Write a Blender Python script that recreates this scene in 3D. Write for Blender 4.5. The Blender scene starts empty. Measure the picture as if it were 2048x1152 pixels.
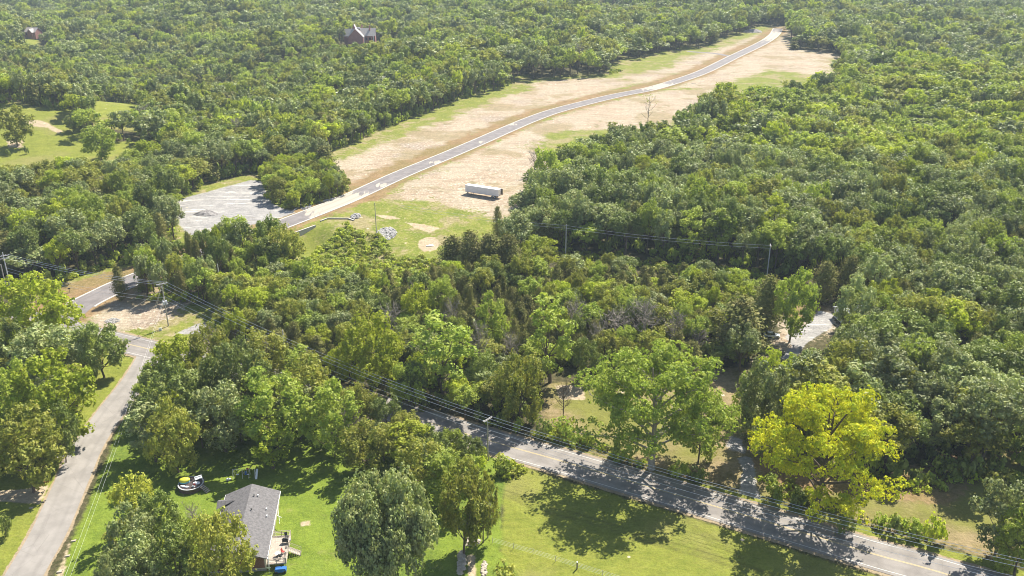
import bpy, math, random
import numpy as np
from mathutils import Vector, Matrix
R = math.radians
random.seed(7)
rng = np.random.default_rng(7)

# ------------------------------------------------------------------ camera, sky, sun, exposure
scene = bpy.context.scene
COL = scene.collection
CAM_H = 110.0; PITCH = R(22.5); F = 1800.0
cam_d = bpy.data.cameras.new('camera'); cam = bpy.data.objects.new('camera', cam_d); COL.objects.link(cam)
cam.location = (0, 0, CAM_H); cam.rotation_euler = (R(90) - PITCH, 0, 0)
cam_d.sensor_width = 36.0; cam_d.lens = F / 2048 * 36; cam_d.clip_start = 0.5; cam_d.clip_end = 9000
scene.camera = cam
SUN_EL, SUN_AZ = R(50), R(35)              # azimuth measured from +Y (away from the camera) towards +X
w = bpy.data.worlds.new('World'); scene.world = w; w.use_nodes = True
nt = w.node_tree; bg = nt.nodes['Background']
sky = nt.nodes.new('ShaderNodeTexSky'); sky.sky_type = 'NISHITA'; sky.sun_disc = False
sky.sun_elevation = SUN_EL; sky.sun_rotation = SUN_AZ; sky.altitude = 200
nt.links.new(sky.outputs[0], bg.inputs[0]); bg.inputs[1].default_value = 0.08
sd = bpy.data.lights.new('sun', 'SUN'); sd.energy = 5.0; sd.angle = R(0.5); sd.color = (1.0, 0.945, 0.83)
so = bpy.data.objects.new('sun', sd); COL.objects.link(so)
sdir = Vector((math.sin(SUN_AZ) * math.cos(SUN_EL), math.cos(SUN_AZ) * math.cos(SUN_EL), math.sin(SUN_EL)))
so.rotation_euler = sdir.to_track_quat('Z', 'Y').to_euler(); so.location = (0, 300, 400)
scene.view_settings.view_transform = 'Standard'; scene.view_settings.look = 'None'
scene.view_settings.gamma = 1; scene.view_settings.use_curve_mapping = False
scene.view_settings.exposure = 1.12
scene.render.resolution_x = 1024; scene.render.resolution_y = 576
try:
    scene.render.engine = 'CYCLES'
    scene.cycles.filter_width = 1.0
    scene.cycles.max_bounces = 6; scene.cycles.diffuse_bounces = 3; scene.cycles.transparent_max_bounces = 6
    scene.cycles.volume_bounces = 0; scene.cycles.transmission_bounces = 3
except Exception: pass

# ------------------------------------------------------------------ measuring: photo pixel -> point on the ground
cp, sp = math.cos(PITCH), math.sin(PITCH)
def ray(px, py):
    u = (px - 1024) / F; v = (py - 576) / F
    return np.array([u, cp - v * sp, -sp - v * cp])
def G0(px, py, z=0.0):
    d = ray(px, py); t = (z - CAM_H) / d[2]
    return (d[0] * t, d[1] * t)
def proj(x, y, z):
    dz = z - CAM_H
    zc = y * cp - dz * sp; vc = -y * sp - dz * cp
    return 1024 + F * x / zc, 576 + F * vc / zc
def smooth(a, b, x): t = np.clip((x - a) / (b - a), 0, 1); return t * t * (3 - 2 * t)
def catmull(pts, n=8):
    P = [np.array(p, float) for p in pts]; P = [2 * P[0] - P[1]] + P + [2 * P[-1] - P[-2]]; out = []
    for i in range(1, len(P) - 2):
        for k in range(n):
            t = k / n; a, b, c, d = P[i - 1], P[i], P[i + 1], P[i + 2]
            out.append(.5 * ((2 * b) + (c - a) * t + (2 * a - 5 * b + 4 * c - d) * t * t + (3 * b - a - 3 * c + d) * t ** 3))
    out.append(P[-2]); return np.array(out)
def dist_poly(X, Y, line):
    d = np.full(X.shape, 1e9)
    for (ax, ay), (bx, by) in zip(line[:-1], line[1:]):
        vx, vy = bx - ax, by - ay; L = vx * vx + vy * vy + 1e-9
        t = np.clip(((X - ax) * vx + (Y - ay) * vy) / L, 0, 1)
        d = np.minimum(d, (X - ax - t * vx) ** 2 + (Y - ay - t * vy) ** 2)
    return np.sqrt(d)
def inside(X, Y, poly):
    r = np.zeros(X.shape, bool); n = len(poly)
    for i in range(n):
        x1, y1 = poly[i]; x2, y2 = poly[(i + 1) % n]
        if y1 == y2: continue
        r ^= ((y1 > Y) != (y2 > Y)) & (X < (x2 - x1) * (Y - y1) / (y2 - y1) + x1)
    return r
def sdist(X, Y, poly):      # signed distance, + inside
    d = dist_poly(X, Y, list(poly) + [poly[0]])
    return np.where(inside(X, Y, poly), d, -d)
def GP(pts): return [G0(*p) for p in pts]

NEWROAD = catmull(GP([(118,648),(160,612),(205,588),(250,567),(330,536),(420,505),(520,466),(640,420),(704,394),(800,350),(892,312),(960,283),(1017,258),(1065,238),(1121,219),(1225,193),(1300,178),(1355,162),(1408,143),(1467,114),(1525,86),(1548,70),(1556,57)]), 14)
MAINROAD = catmull(GP([(-560,500),(-200,577),(60,640),(246,686),(290,696.5),(480,742),(735,808),(880,852),(1018,893),(1130,924.5),(1407,1006),(1640,1076),(1760,1112),(1897,1150),(2300,1275)]), 8)
SIDEROAD = catmull(GP([(302,700),(297,718),(270,762),(222,824),(176,892),(145,959),(98,1064),(52,1144),(0,1240),(-60,1340)]), 8)
SPUR = catmull(GP([(1462,113),(1430,107),(1390,104),(1362,101)]), 4)
WASH = [(G0(600,480), 9, 3.0), (G0(572,492), 9, 3.0), (G0(628,468), 8, 2.6), (G0(690,500), 13, 2.6), (G0(615,512), 9, 1.6), (G0(760,520), 12, 1.4), (G0(598,392), 9, 1.8), (G0(857,490), 10, .8)]
def H(X, Y):
    X = np.asarray(X, float); Y = np.asarray(Y, float)
    dr = np.minimum(dist_poly(X, Y, NEWROAD[::7]), dist_poly(X, Y, MAINROAD[::4]))
    n = (np.sin(X / 97 + 1.3) * np.cos(Y / 131 + .4) + .6 * np.sin(X / 53 + Y / 71) + .35 * np.sin(Y / 37 - X / 61 + 2))
    h = 11.0 * n * smooth(40, 190, dr) * smooth(330, 560, Y)
    h = h + .5 * n * smooth(12, 40, dr) * (1 - smooth(330, 560, Y)) * smooth(180, 240, Y)
    for (c, r, dep) in WASH:
        h = h - dep * np.exp(-((X - c[0]) ** 2 + (Y - c[1]) ** 2) / (2 * (r * .6) ** 2)) * smooth(7.2, 8.8, dr)
    return h
def G(px, py):
    z = 0.0
    for _ in range(6):
        p = G0(px, py, z); z = float(H(np.array([p[0]]), np.array([p[1]]))[0])
    return Vector((p[0], p[1], z))

# ------------------------------------------------------------------ tags
def tag(o, label=None, cat=None, group=None, kind=None):
    if label: o['label'] = label
    if cat: o['category'] = cat
    if group: o['group'] = group
    if kind: o['kind'] = kind
    return o
def empty(name, loc, rz=0, label=None, cat=None, group=None, scale=None):
    o = bpy.data.objects.new(name, None); COL.objects.link(o); o.location = loc; o.rotation_euler = (0, 0, rz)
    o.empty_display_size = .5
    if scale: o.scale = scale
    return tag(o, label, cat, group)

# ------------------------------------------------------------------ materials
MATS = {}
class NB:
    def __init__(s, name):
        s.m = bpy.data.materials.new(name); s.m.use_nodes = True; s.t = s.m.node_tree; s.n = s.t.nodes
        s.b = s.n['Principled BSDF']; s.out = s.n['Material Output']; s.b.inputs['Specular IOR Level'].default_value = .3
    def new(s, t, **k):
        n = s.n.new(t)
        for a, v in k.items(): setattr(n, a, v)
        return n
    def set(s, sock, v):
        if isinstance(v, bpy.types.NodeSocket): s.t.links.new(v, sock)
        else: sock.default_value = v if not (isinstance(v, tuple) and len(v) == 3 and sock.type == 'RGBA') else (*v, 1)
    def coord(s): return s.new('ShaderNodeTexCoord').outputs['Object']
    def mapping(s, v, scale=(1,1,1), rot=(0,0,0)):
        n = s.new('ShaderNodeMapping'); s.set(n.inputs[0], v); n.inputs['Scale'].default_value = scale; n.inputs['Rotation'].default_value = rot; return n.outputs[0]
    def noise(s, vec, scale, detail=4, rough=.55, dist=0):
        n = s.new('ShaderNodeTexNoise'); s.set(n.inputs['Vector'], vec); n.inputs['Scale'].default_value = scale
        n.inputs['Detail'].default_value = detail; n.inputs['Roughness'].default_value = rough; n.inputs['Distortion'].default_value = dist; return n.outputs['Fac']
    def math(s, op, a, b=0.0, clamp=False):
        n = s.new('ShaderNodeMath', operation=op); n.use_clamp = clamp; s.set(n.inputs[0], a); s.set(n.inputs[1], b); return n.outputs[0]
    def ss(s, v, a, b):
        n = s.new('ShaderNodeMapRange', interpolation_type='SMOOTHSTEP'); s.set(n.inputs[0], v); n.inputs[1].default_value = a; n.inputs[2].default_value = b; return n.outputs[0]
    def mix(s, f, a, b, mode='MIX'):
        n = s.new('ShaderNodeMix', data_type='RGBA', blend_type=mode); s.set(n.inputs[0], f); s.set(n.inputs[6], a); s.set(n.inputs[7], b); return n.outputs[2]
    def attr(s, name): n = s.new('ShaderNodeAttribute'); n.attribute_name = name; return n.outputs['Fac']
    def bump(s, h, dist, strength=1):
        n = s.new('ShaderNodeBump'); s.set(n.inputs['Height'], h); n.inputs['Distance'].default_value = dist; n.inputs['Strength'].default_value = strength
        s.t.links.new(n.outputs[0], s.b.inputs['Normal'])
    def color(s, c): s.set(s.b.inputs['Base Color'], c)

def plain(name, c, rough=.7, var=.18, scale=3.0, metal=0, spec=.3):
    if name in MATS: return MATS[name]
    b = NB(name); v = b.coord(); n = b.noise(v, scale, 5); n2 = b.noise(v, scale * 9, 3)
    f = b.math('ADD', b.math('MULTIPLY', n, .7), b.math('MULTIPLY', n2, .3))
    f = b.ss(f, .3, .7)
    b.color(b.mix(f, tuple(x * (1 - var) for x in c), tuple(min(1, x * (1 + var)) for x in c)))
    b.b.inputs['Roughness'].default_value = rough; b.b.inputs['Metallic'].default_value = metal; b.b.inputs['Specular IOR Level'].default_value = spec
    MATS[name] = b.m; return b.m

def leafmat(name, ca, cb, cc, trans=.3, spec=.35, rough=.5):
    """leaf colour varies from tree to tree (random per object) and from clump to clump"""
    ca, cb, cc = [(q[0] * 1.34, q[1] * 1.32, q[2] * 1.2) for q in (ca, cb, cc)]
    b = NB(name); oi = b.new('ShaderNodeObjectInfo').outputs['Random']
    v = b.coord(); n = b.noise(v, .55, 3); n2 = b.noise(v, 3.1, 2)
    c = b.mix(oi, ca, cb); c = b.mix(b.ss(n, .38, .68), c, cc)
    val = b.math('ADD', b.math('MULTIPLY', n2, 1.5), .25)
    hs = b.new('ShaderNodeHueSaturation'); b.set(hs.inputs['Color'], c); b.set(hs.inputs['Value'], b.math('MULTIPLY', val, b.math('ADD', b.math('MULTIPLY', b.math('FRACT', b.math('MULTIPLY', oi, 37.7)), .5), .75)))
    b.color(hs.outputs[0]); b.b.inputs['Roughness'].default_value = rough; b.b.inputs['Specular IOR Level'].default_value = spec
    tr = b.new('ShaderNodeBsdfTranslucent'); mc = b.mix(1.0, hs.outputs[0], (1.55, 1.62, .95), 'MULTIPLY'); b.set(tr.inputs[0], mc)
    ms = b.new('ShaderNodeMixShader'); ms.inputs[0].default_value = trans * (.55 if name in ('leaf_oak', 'leaf_dark', 'leaf_cedar') else .75)
    b.t.links.new(b.b.outputs[0], ms.inputs[1]); b.t.links.new(tr.outputs[0], ms.inputs[2]); b.t.links.new(ms.outputs[0], b.out.inputs[0])
    MATS[name] = b.m; return b.m
leafmat('leaf_oak', (.165,.205,.075), (.205,.24,.1), (.25,.26,.12), .36, .3, .55)
leafmat('leaf_dark', (.12,.16,.035), (.15,.19,.045), (.18,.205,.065), .36, .25, .55)
leafmat('leaf_green', (.18,.235,.04), (.225,.265,.05), (.255,.285,.065), .42, .2, .6)
leafmat('leaf_bright', (.235,.29,.025), (.27,.305,.03), (.29,.31,.045), .38, .15, .6)
leafmat('leaf_olive', (.175,.2,.038), (.205,.22,.048), (.26,.25,.06), .38, .2, .6)
leafmat('leaf_cedar', (.12,.135,.035), (.15,.155,.045), (.18,.165,.065), .25, .12, .75)
leafmat('leaf_yellow', (.40,.40,.022), (.43,.41,.022), (.29,.34,.028), .32, .15)
leafmat('leaf_willow', (.34,.36,.07), (.36,.36,.07), (.3,.33,.05), .35, .15)
plain('bark', (.13,.1,.075), .9, .3, 2); plain('bark_pale', (.34,.3,.25), .9, .25, 2); plain('deadwood', (.3,.26,.22), .9, .25, 2)

# ------------------------------------------------------------------ mesh building
class MB:
    def __init__(s): s.v = []; s.f = []; s.mi = []; s.n = 0
    def add(s, verts, faces, mi=0):
        s.v.extend(verts); s.f.extend([tuple(i + s.n for i in f) for f in faces]); s.mi.extend([mi] * len(faces)); s.n += len(verts); return s
    def box(s, c, size, rz=0, mi=0, tilt=None):
        m = Matrix.Rotation(rz, 3, 'Z')
        if tilt is not None: m = m @ tilt
        hx, hy, hz = size[0] / 2, size[1] / 2, size[2] / 2; V = []
        for x, y, z in ((-1,-1,-1),(1,-1,-1),(1,1,-1),(-1,1,-1),(-1,-1,1),(1,-1,1),(1,1,1),(-1,1,1)):
            V.append(tuple(Vector(c) + m @ Vector((x * hx, y * hy, z * hz))))
        return s.add(V, [(0,3,2,1),(4,5,6,7),(0,1,5,4),(1,2,6,5),(2,3,7,6),(3,0,4,7)], mi)
    def tube(s, pts, rad, n=6, mi=0, cap=True):
        pts = [Vector(p) for p in pts]; rad = rad if hasattr(rad, '__len__') else [rad] * len(pts); V = []; Fc = []
        for i, p in enumerate(pts):
            d = (pts[min(i + 1, len(pts) - 1)] - pts[max(i - 1, 0)]).normalized()
            a = d.cross(Vector((0, 0, 1))) if abs(d.z) < .95 else d.cross(Vector((1, 0, 0))); a.normalize(); b = d.cross(a)
            for k in range(n):
                t = 2 * math.pi * k / n; V.append(tuple(p + (a * math.cos(t) + b * math.sin(t)) * rad[i]))
        for i in range(len(pts) - 1):
            for k in range(n): Fc.append((i*n+k, i*n+(k+1)%n, (i+1)*n+(k+1)%n, (i+1)*n+k))
        if cap: Fc.append(tuple(range(n))[::-1]); Fc.append(tuple((len(pts)-1)*n + k for k in range(n)))
        return s.add(V, Fc, mi)
    def poly(s, pts, mi=0): return s.add([tuple(p) for p in pts], [tuple(range(len(pts)))], mi)
    def prism(s, outline, z0, z1, mi=0):   # outline list of (x,y)
        n = len(outline); V = [(x, y, z0) for x, y in outline] + [(x, y, z1) for x, y in outline]
        return s.add(V, [tuple(range(n))[::-1], tuple(range(n, 2 * n))] + [(i, (i+1)%n, n+(i+1)%n, n+i) for i in range(n)], mi)
    def ball(s, c, r, nu=8, nv=6, mi=0, jit=0, rnd=random):
        V = [(c[0], c[1], c[2] - r[2])]; Fc = []
        for j in range(1, nv):
            a = -math.pi / 2 + math.pi * j / nv
            for i in range(nu):
                t = 2 * math.pi * i / nu; q = 1 + rnd.uniform(-jit, jit)
                V.append((c[0] + r[0] * math.cos(a) * math.cos(t) * q, c[1] + r[1] * math.cos(a) * math.sin(t) * q, c[2] + r[2] * math.sin(a) * q))
        V.append((c[0], c[1], c[2] + r[2])); L = len(V) - 1
        for i in range(nu): Fc.append((0, 1 + (i+1)%nu, 1 + i)); Fc.append((L, L - nu + i, L - nu + (i+1)%nu))
        for j in range(nv - 2):
            for i in range(nu): Fc.append((1+j*nu+i, 1+j*nu+(i+1)%nu, 1+(j+1)*nu+(i+1)%nu, 1+(j+1)*nu+i))
        return s.add(V, Fc, mi)
    def mesh(s, name, mats):
        me = bpy.data.meshes.new(name); me.from_pydata([tuple(map(float, v)) for v in s.v], [], s.f); me.update()
        for m in (mats if isinstance(mats, (list, tuple)) else [mats]): me.materials.append(MATS[m] if isinstance(m, str) else m)
        me.polygons.foreach_set('material_index', s.mi); return me
    def build(s, name, mats, parent=None, smooth_=False):
        me = s.mesh(name, mats)
        if smooth_: me.polygons.foreach_set('use_smooth', [True] * len(me.polygons))
        o = bpy.data.objects.new(name, me); COL.objects.link(o)
        if parent: o.parent = parent
        return o
def npmesh(name, V, Fq, mats, mi=None):
    me = bpy.data.meshes.new(name); nv = len(V); nf = len(Fq)
    me.vertices.add(nv); me.vertices.foreach_set('co', np.asarray(V, np.float32).ravel())
    me.loops.add(nf * 4); me.loops.foreach_set('vertex_index', np.asarray(Fq, np.int32).ravel())
    me.polygons.add(nf); me.polygons.foreach_set('loop_start', np.arange(0, nf * 4, 4, dtype=np.int32))
    for m in mats: me.materials.append(MATS[m] if isinstance(m, str) else m)
    if mi is not None: me.polygons.foreach_set('material_index', mi)
    me.update(calc_edges=True); return me

# ------------------------------------------------------------------ ground: one sheet, surface kinds as masks
road_all = [NEWROAD, MAINROAD, SIDEROAD]
P = {}
P['dirt'] = [[(640,330),(700,292),(770,268),(900,222),(985,193),(1060,168),(1180,152),(1290,162),(1250,172),(1190,190),(1100,216),(1030,246),(960,277),(880,313),(800,344),(700,388),(660,385),(640,360)],
             [(760,400),(830,352),(900,322),(1000,275),(1070,246),(1130,226),(1230,200),(1320,184),(1400,176),(1440,172),(1420,200),(1380,225),(1330,262),(1190,262),(1130,275),(1060,290),(1110,312),(1110,350),(1060,400),(1040,430),(980,436),(940,420),(860,402)],
             [(1220,155),(1330,112),(1420,103),(1470,80),(1530,62),(1550,50),(1585,55),(1585,98),(1690,105),(1650,150),(1560,168),(1440,178),(1340,178),(1400,140),(1300,168)],
             [(160,640),(200,606),(260,580),(330,570),(420,590),(370,615),(340,640),(300,655),(240,668),(190,660)],
             [(1040,500),(1075,490),(1080,515),(1045,520)], [(1570,640),(1650,590),(1690,640),(1640,665),(1560,715),(1520,715)]]
P['grass'] = [[(650,322),(655,295),(770,250),(900,198),(1020,157),(1060,157),(1062,180),(1010,193),(985,203),(900,239),(850,253),(760,289),(700,313)],
              [(1060,163),(1215,143),(1225,125),(1350,100),(1370,90),(1420,100),(1360,120),(1340,135),(1220,155),(1100,160)], [(1410,95),(1470,62),(1530,50),(1535,58),(1490,78),(1450,92)],
              [(1085,270),(1130,262),(1330,258),(1340,300),(1200,320),(1120,310),(1110,290)], [(1440,170),(1540,140),(1640,150),(1640,200),(1500,200)],
              [(625,510),(640,455),(700,440),(760,405),(850,400),(960,428),(1030,440),(1030,500),(960,540),(880,560),(760,600),(640,560)],
              [(325,400),(330,382),(440,362),(512,345),(600,330),(690,365),(690,385),(620,403),(545,425),(520,375),(505,360),(440,375),(355,402)],
              [(430,595),(330,655),(230,672),(300,690),(400,668),(450,660),(450,600)],
              [(60,600),(140,560),(220,530),(330,505),(330,515),(200,550),(120,585)],
              [(1470,700),(1560,715),(1520,660),(1490,650)]]
P['brown'] = [[(90,590),(140,568),(230,540),(290,528),(350,500),(350,515),(240,558),(130,600),(120,610)], [(430,470),(480,452),(560,432),(640,405),(690,392),(640,412),(520,460),(500,472)],
              [(690,378),(760,350),(820,355),(760,400),(700,410)],[(1570,625),(1620,600),(1660,610),(1650,630),(1590,640)], [(1500,925),(1560,905),(1660,930),(1760,960),(1900,900),(1960,960),(1900,1010),(1800,1000),(1700,990),(1560,975)]]
P['lawn'] = [[(296,770),(240,850),(200,950),(160,1045),(110,1160),(90,1250),(1100,1250),(1000,1100),(1010,920),(880,886),(740,826),(600,780),(420,730),(320,712)]]
P['field'] = [[(1010,920),(1100,951),(1400,1041),(1640,1118),(1800,1168),(1950,1250),(960,1250),(1000,1100)], [(285,720),(255,765),(205,830),(160,900),(130,960),(60,1110),(0,1300),(-300,1300),(-300,700),(150,690)],
              [(1060,880),(1100,880),(1250,930),(1480,985),(1540,1003),(1720,1050),(1900,1100),(2200,1180),(2200,1250),(1900,1120),(1700,1064),(1400,978),(1200,920)],
              [(570,480),(640,450),(700,440),(760,480),(700,540),(600,530)], [(-200,262),(55,250),(150,252),(180,300),(300,288),(330,330),(200,360),(130,380),(-200,380)], [(195,222),(212,188),(272,183),(285,275),(190,275)], [(35,88),(75,80),(85,112),(50,115)], [(870,100),(890,98),(890,122),(866,120)]]
P['dry'] = [[(1085,860),(1095,765),(1440,735),(1500,735),(1490,830),(1500,880),(1560,890),(1800,960),(1960,900),(2200,900),(2200,1165),(1900,1095),(1720,1048),(1540,1000),(1480,980),(1250,925),(1120,890)]]
P['gravel'] = [[(352,430),(350,405),(375,396),(440,378),(500,360),(522,364),(538,392),(552,412),(590,425),(560,436),(480,455),(430,472),(375,470),(358,450)],
               [(1476,985),(1484,940),(1478,915),(1500,915),(1510,945),(1520,998),(1500,992)], [(1450,890),(1462,870),(1486,880),(1490,905),(1466,900)],
               [(1560,715),(1585,690),(1570,670),(1610,650),(1640,620),(1670,625),(1665,650),(1620,680),(1590,715)], [(395,296),(420,290),(420,302),(398,304)],
               [(-41,1008),(-42,1008),(-42,1007)], [(102,915),(120,902),(160,885),(150,908),(128,920)], [(350,668),(395,648),(430,640),(430,655),(390,668)],
               [(-50,1500),(-51,1500),(-51,1501)]]
P['sand'] = [[(-40,1008),(0,980),(40,978),(98,970),(80,1008),(0,1004)], [(58,276),(85,275),(108,279),(132,287),(122,291),(100,284),(60,283)], [(18,300),(50,302),(50,312),(20,312)], [(838,478),(850,470),(868,470),(880,480),(872,492),(848,496),(836,490)], [(808,440),(850,445),(880,452),(860,462),(830,452)], [(745,428),(790,430),(800,436),(770,436)], [(600,1046),(618,1043),(620,1050),(604,1052)],[(672,1097),(700,1095),(702,1103),(680,1106)],
             [(930,1110),(948,1108),(955,1160),(938,1160)], [(115,1150),(125,1120),(135,1085),(142,1087),(130,1125),(124,1160)], [(1110,770),(1165,770),(1170,800),(1120,800)],[(640,540),(646,548),(650,575),(643,572)]]
CLEAR0 = [(95,612),(120,565),(200,540),(330,512),(352,488),(350,400),(440,364),(515,345),(535,372),(545,404),(580,424),(600,416),(690,390),(694,362),(655,345),(640,318),(770,258),(900,208),(1060,163),(1215,150),(1225,132),(1340,102),(1410,95),(1530,52),(1580,52),(1585,99),(1690,107),(1660,188),(1440,230),(1400,250),(1330,300),(1200,325),(1120,370),(1045,410),(1030,470),(1060,520),(1040,530),(890,560),(860,580),(760,590),(660,578),(600,560),(560,520),(500,504),(420,527),(290,562),(262,600),(330,606),(440,608),(436,650),(415,697),(320,700),(220,680),(150,650)]
ys = [];
yv = 112.0
while yv < 1500: ys.append(yv); yv *= 1.0042
ys = [-600, -200, 0, 60, 90] + ys + [1600, 1800, 2200, 2900, 4200]
ts = np.concatenate([[-3.2, -2.2, -1.5, -1.1, -.9], np.linspace(-.78, .78, 620), [.9, 1.1, 1.5, 2.2, 3.2]])
YY, TT = np.meshgrid(np.array(ys), ts, indexing='ij'); XX = TT * (np.maximum(YY, 60) * .93 + 42)
X = XX.ravel(); Y = YY.ravel(); Z = H(X, Y)
nr, nc = XX.shape
idx = np.arange(nr * nc).reshape(nr, nc)
Fq = np.stack([idx[:-1, :-1], idx[:-1, 1:], idx[1:, 1:], idx[1:, :-1]], -1).reshape(-1, 4)
gme = npmesh('ground', np.stack([X, Y, Z], 1), Fq, [])
def addattr(name, val):
    a = gme.attributes.new(name, 'FLOAT', 'POINT'); a.data.foreach_set('value', val.astype(np.float32))
near = (Y < 1500) & (Y > 100)
def mask(polys, wd):
    m = np.zeros(X.shape)
    xs_, ys_ = X[near], Y[near]; mm = np.zeros(xs_.shape)
    for p in polys:
        wp = GP(p); c = np.mean(np.array(wp), 0); ww = wd * max(1, c[1] / 250)
        mm = np.maximum(mm, np.clip(.5 + sdist(xs_, ys_, wp) / (2 * ww), 0, 1))
    m[near] = mm; return m
for k, wd in (('dirt', 9), ('grass', 8), ('brown', 4), ('lawn', 2.5), ('field', 2.5), ('dry', 4), ('gravel', 2.2), ('sand', 1.6)):
    addattr(k, mask(P[k], wd))
dn = dist_poly(X, Y, NEWROAD); yo = smooth(250, 380, Y)
nrd = np.gradient(NEWROAD, axis=0); nrd /= np.linalg.norm(nrd, axis=1)[:, None]; NRL = NEWROAD + np.stack([-nrd[:, 1], nrd[:, 0]], 1) * 3.0
addattr('bank', np.clip(1 - dist_poly(X, Y, NRL) / 23, 0, 1) * (Y < 1000))
trk = np.zeros(X.shape); 
for ln in ([(1010,985),(1080,1015),(1180,1040),(1300,1080),(1440,1120),(1560,1160)], [(1250,1072),(1330,1085),(1420,1112),(1520,1150)], [(1330,1000),(1395,1060),(1480,1110)]):
    L0 = catmull(GP(ln), 5); dd_ = L0[1:] - L0[:-1]; nn = np.array([-1.0, .45]) / 1.1
    for sgn in (-.9, .9): trk = np.maximum(trk, np.clip(1.3 - dist_poly(X, Y, [tuple(q + np.array([0, sgn])) for q in L0]) / .45, 0, 1))
addattr('track', trk)
addattr('base', mask([CLEAR0], 4))
addattr('verge', np.clip(1 - (np.minimum(dist_poly(X, Y, MAINROAD), dist_poly(X, Y, SIDEROAD) + 1.45) - 5.0) / 1.0, 0, 1))
addattr('woods', np.clip(np.minimum(np.minimum(dn, dist_poly(X, Y, MAINROAD)), dist_poly(X, Y, SIDEROAD)) / 12, 0, 1))

b = NB('ground_cover'); v = b.coord()
nbig = b.noise(v, .03, 4); nmid = b.noise(v, .16, 5); nfine = b.noise(v, .9, 5, .65); nvf = b.noise(v, 4.0, 3, .6)
nedge = b.math('ADD', b.math('MULTIPLY', b.noise(v, .11, 7, .68, .6), .65), b.math('MULTIPLY', nfine, .35))
def edge(name, k=.5, soft=.12, n=None):
    n = nedge; k = k * 2.6
    f = b.math('ADD', b.attr(name), b.math('MULTIPLY', b.math('SUBTRACT', n, .5), k))
    return b.ss(f, .5 - soft, .5 + soft)
nmix = b.math('ADD', b.math('MULTIPLY', nmid, .5), b.math('MULTIPLY', nfine, .5))
def two(a, c, n, lo=.35, hi=.65): return b.mix(b.ss(n, lo, hi), a, c)
streak = b.noise(b.mapping(v, (.10, .75, 1), (0, 0, R(-52))), 1.0, 5, .7, .5)
forest = two((.05,.05,.02), (.10,.085,.045), nfine)
lawn = two((.11,.16,.02), (.16,.21,.028), nmix, .38, .6); lawn = b.mix(b.math('MULTIPLY', b.ss(nvf, .4, .75), .45), lawn, (.2,.25,.03)); lawn = b.mix(b.math('MULTIPLY', b.ss(nbig, .5, .62), .8), lawn, two((.065,.11,.02), (.125,.165,.03), nfine)); lawn = b.mix(b.math('MULTIPLY', b.ss(b.noise(v, .13, 6, .72), .57, .68), .7), lawn, (.19,.2,.055))
field = two((.145,.17,.026), (.2,.215,.036), nmix, .38, .62); field = b.mix(b.math('MULTIPLY', b.ss(b.noise(b.mapping(v, (.25, 2.2, 1), (0, 0, R(18))), 1, 3), .45, .7), .55), field, (.215,.215,.045)); field = b.mix(b.ss(nbig, .5, .66), field, (.21,.2,.06))
grass = two((.12,.155,.02), (.2,.21,.04), nmix, .35, .62); grass = b.mix(b.math('MULTIPLY', b.ss(nfine, .5, .72), .8), grass, (.3,.25,.12)); grass = b.mix(b.math('MULTIPLY', b.ss(b.noise(v, .06, 7, .7, .5), .5, .6), .75), grass, two((.24,.185,.09), (.33,.27,.17), nfine))
dirt = two((.285,.215,.15), (.385,.305,.22), streak, .38, .6); dirt = b.mix(b.ss(nbig, .5, .68), dirt, two((.25,.2,.155), (.34,.28,.22), nfine)); dirt = b.mix(b.math('MULTIPLY', b.ss(nfine, .53, .64), .9), dirt, (.58,.51,.41)); dirt = b.mix(b.math('MULTIPLY', b.ss(nmix, .56, .66), .7), dirt, (.24,.15,.08))
nscr = b.noise(v, .07, 6, .7)
dirt = b.mix(b.math('MULTIPLY', b.ss(nscr, .56, .66), .75), dirt, (.17,.15,.06)); dirt = b.mix(b.math('MULTIPLY', b.ss(b.noise(v, .55, 6, .75, 1.2), .57, .63), .7), dirt, (.19,.13,.075))
dirt = b.mix(b.math('MULTIPLY', b.ss(b.noise(v, .045, 6, .6), .46, .56), .7), dirt, two((.31,.26,.185), (.43,.37,.28), nfine))
dirt = b.mix(b.math('MULTIPLY', b.ss(b.noise(v, .028, 5, .6), .52, .6), .75), dirt, two((.2,.165,.08), (.3,.23,.135), nmix))
dirt = b.mix(b.math('MULTIPLY', b.ss(b.noise(b.mapping(v, (.03, 1.1, 1), (0, 0, R(-64))), 1, 4, .6, .3), .56, .6), .5), dirt, (.2,.15,.1))
brown = two((.19,.125,.06), (.28,.19,.1), nmix, .35, .65); brown = b.mix(b.math('MULTIPLY', b.ss(nbig, .46, .58), .8), brown, two((.16,.13,.045), (.23,.17,.08), nfine))
dry = two((.15,.125,.045), (.26,.2,.11), nmix, .35, .6); dry = b.mix(b.ss(nbig, .45, .6), dry, (.165,.165,.04))
gravel = two((.23,.22,.215), (.32,.305,.29), nmix, .35, .6); gravel = b.mix(b.ss(b.noise(b.mapping(v, (.05, .3, 1), (0, 0, R(-60))), 1, 5, .7), .55, .62), gravel, (.52,.49,.45)); gravel = b.mix(b.math('MULTIPLY', b.ss(streak, .58, .68), .8), gravel, (.22,.195,.175)); gravel = b.mix(b.math('MULTIPLY', b.ss(nfine, .6, .7), .5), gravel, (.2,.19,.18))
sand = two((.33,.26,.17), (.42,.34,.23), nfine)
c = b.mix(edge('base', .3), forest, grass); c = b.mix(edge('dry', .6), c, dry)
c = b.mix(edge('field', .35), c, field); c = b.mix(edge('lawn', .35), c, lawn)
c = b.mix(edge('dirt', .7, .08, nmix), c, dirt); c = b.mix(edge('bank', .55, .1, nmix), c, brown)
c = b.mix(edge('grass', .6, .1, nmix), c, grass); c = b.mix(edge('brown', .6, .12, nmix), c, brown); c = b.mix(edge('gravel', .4, .08, nmix), c, gravel)
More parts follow.
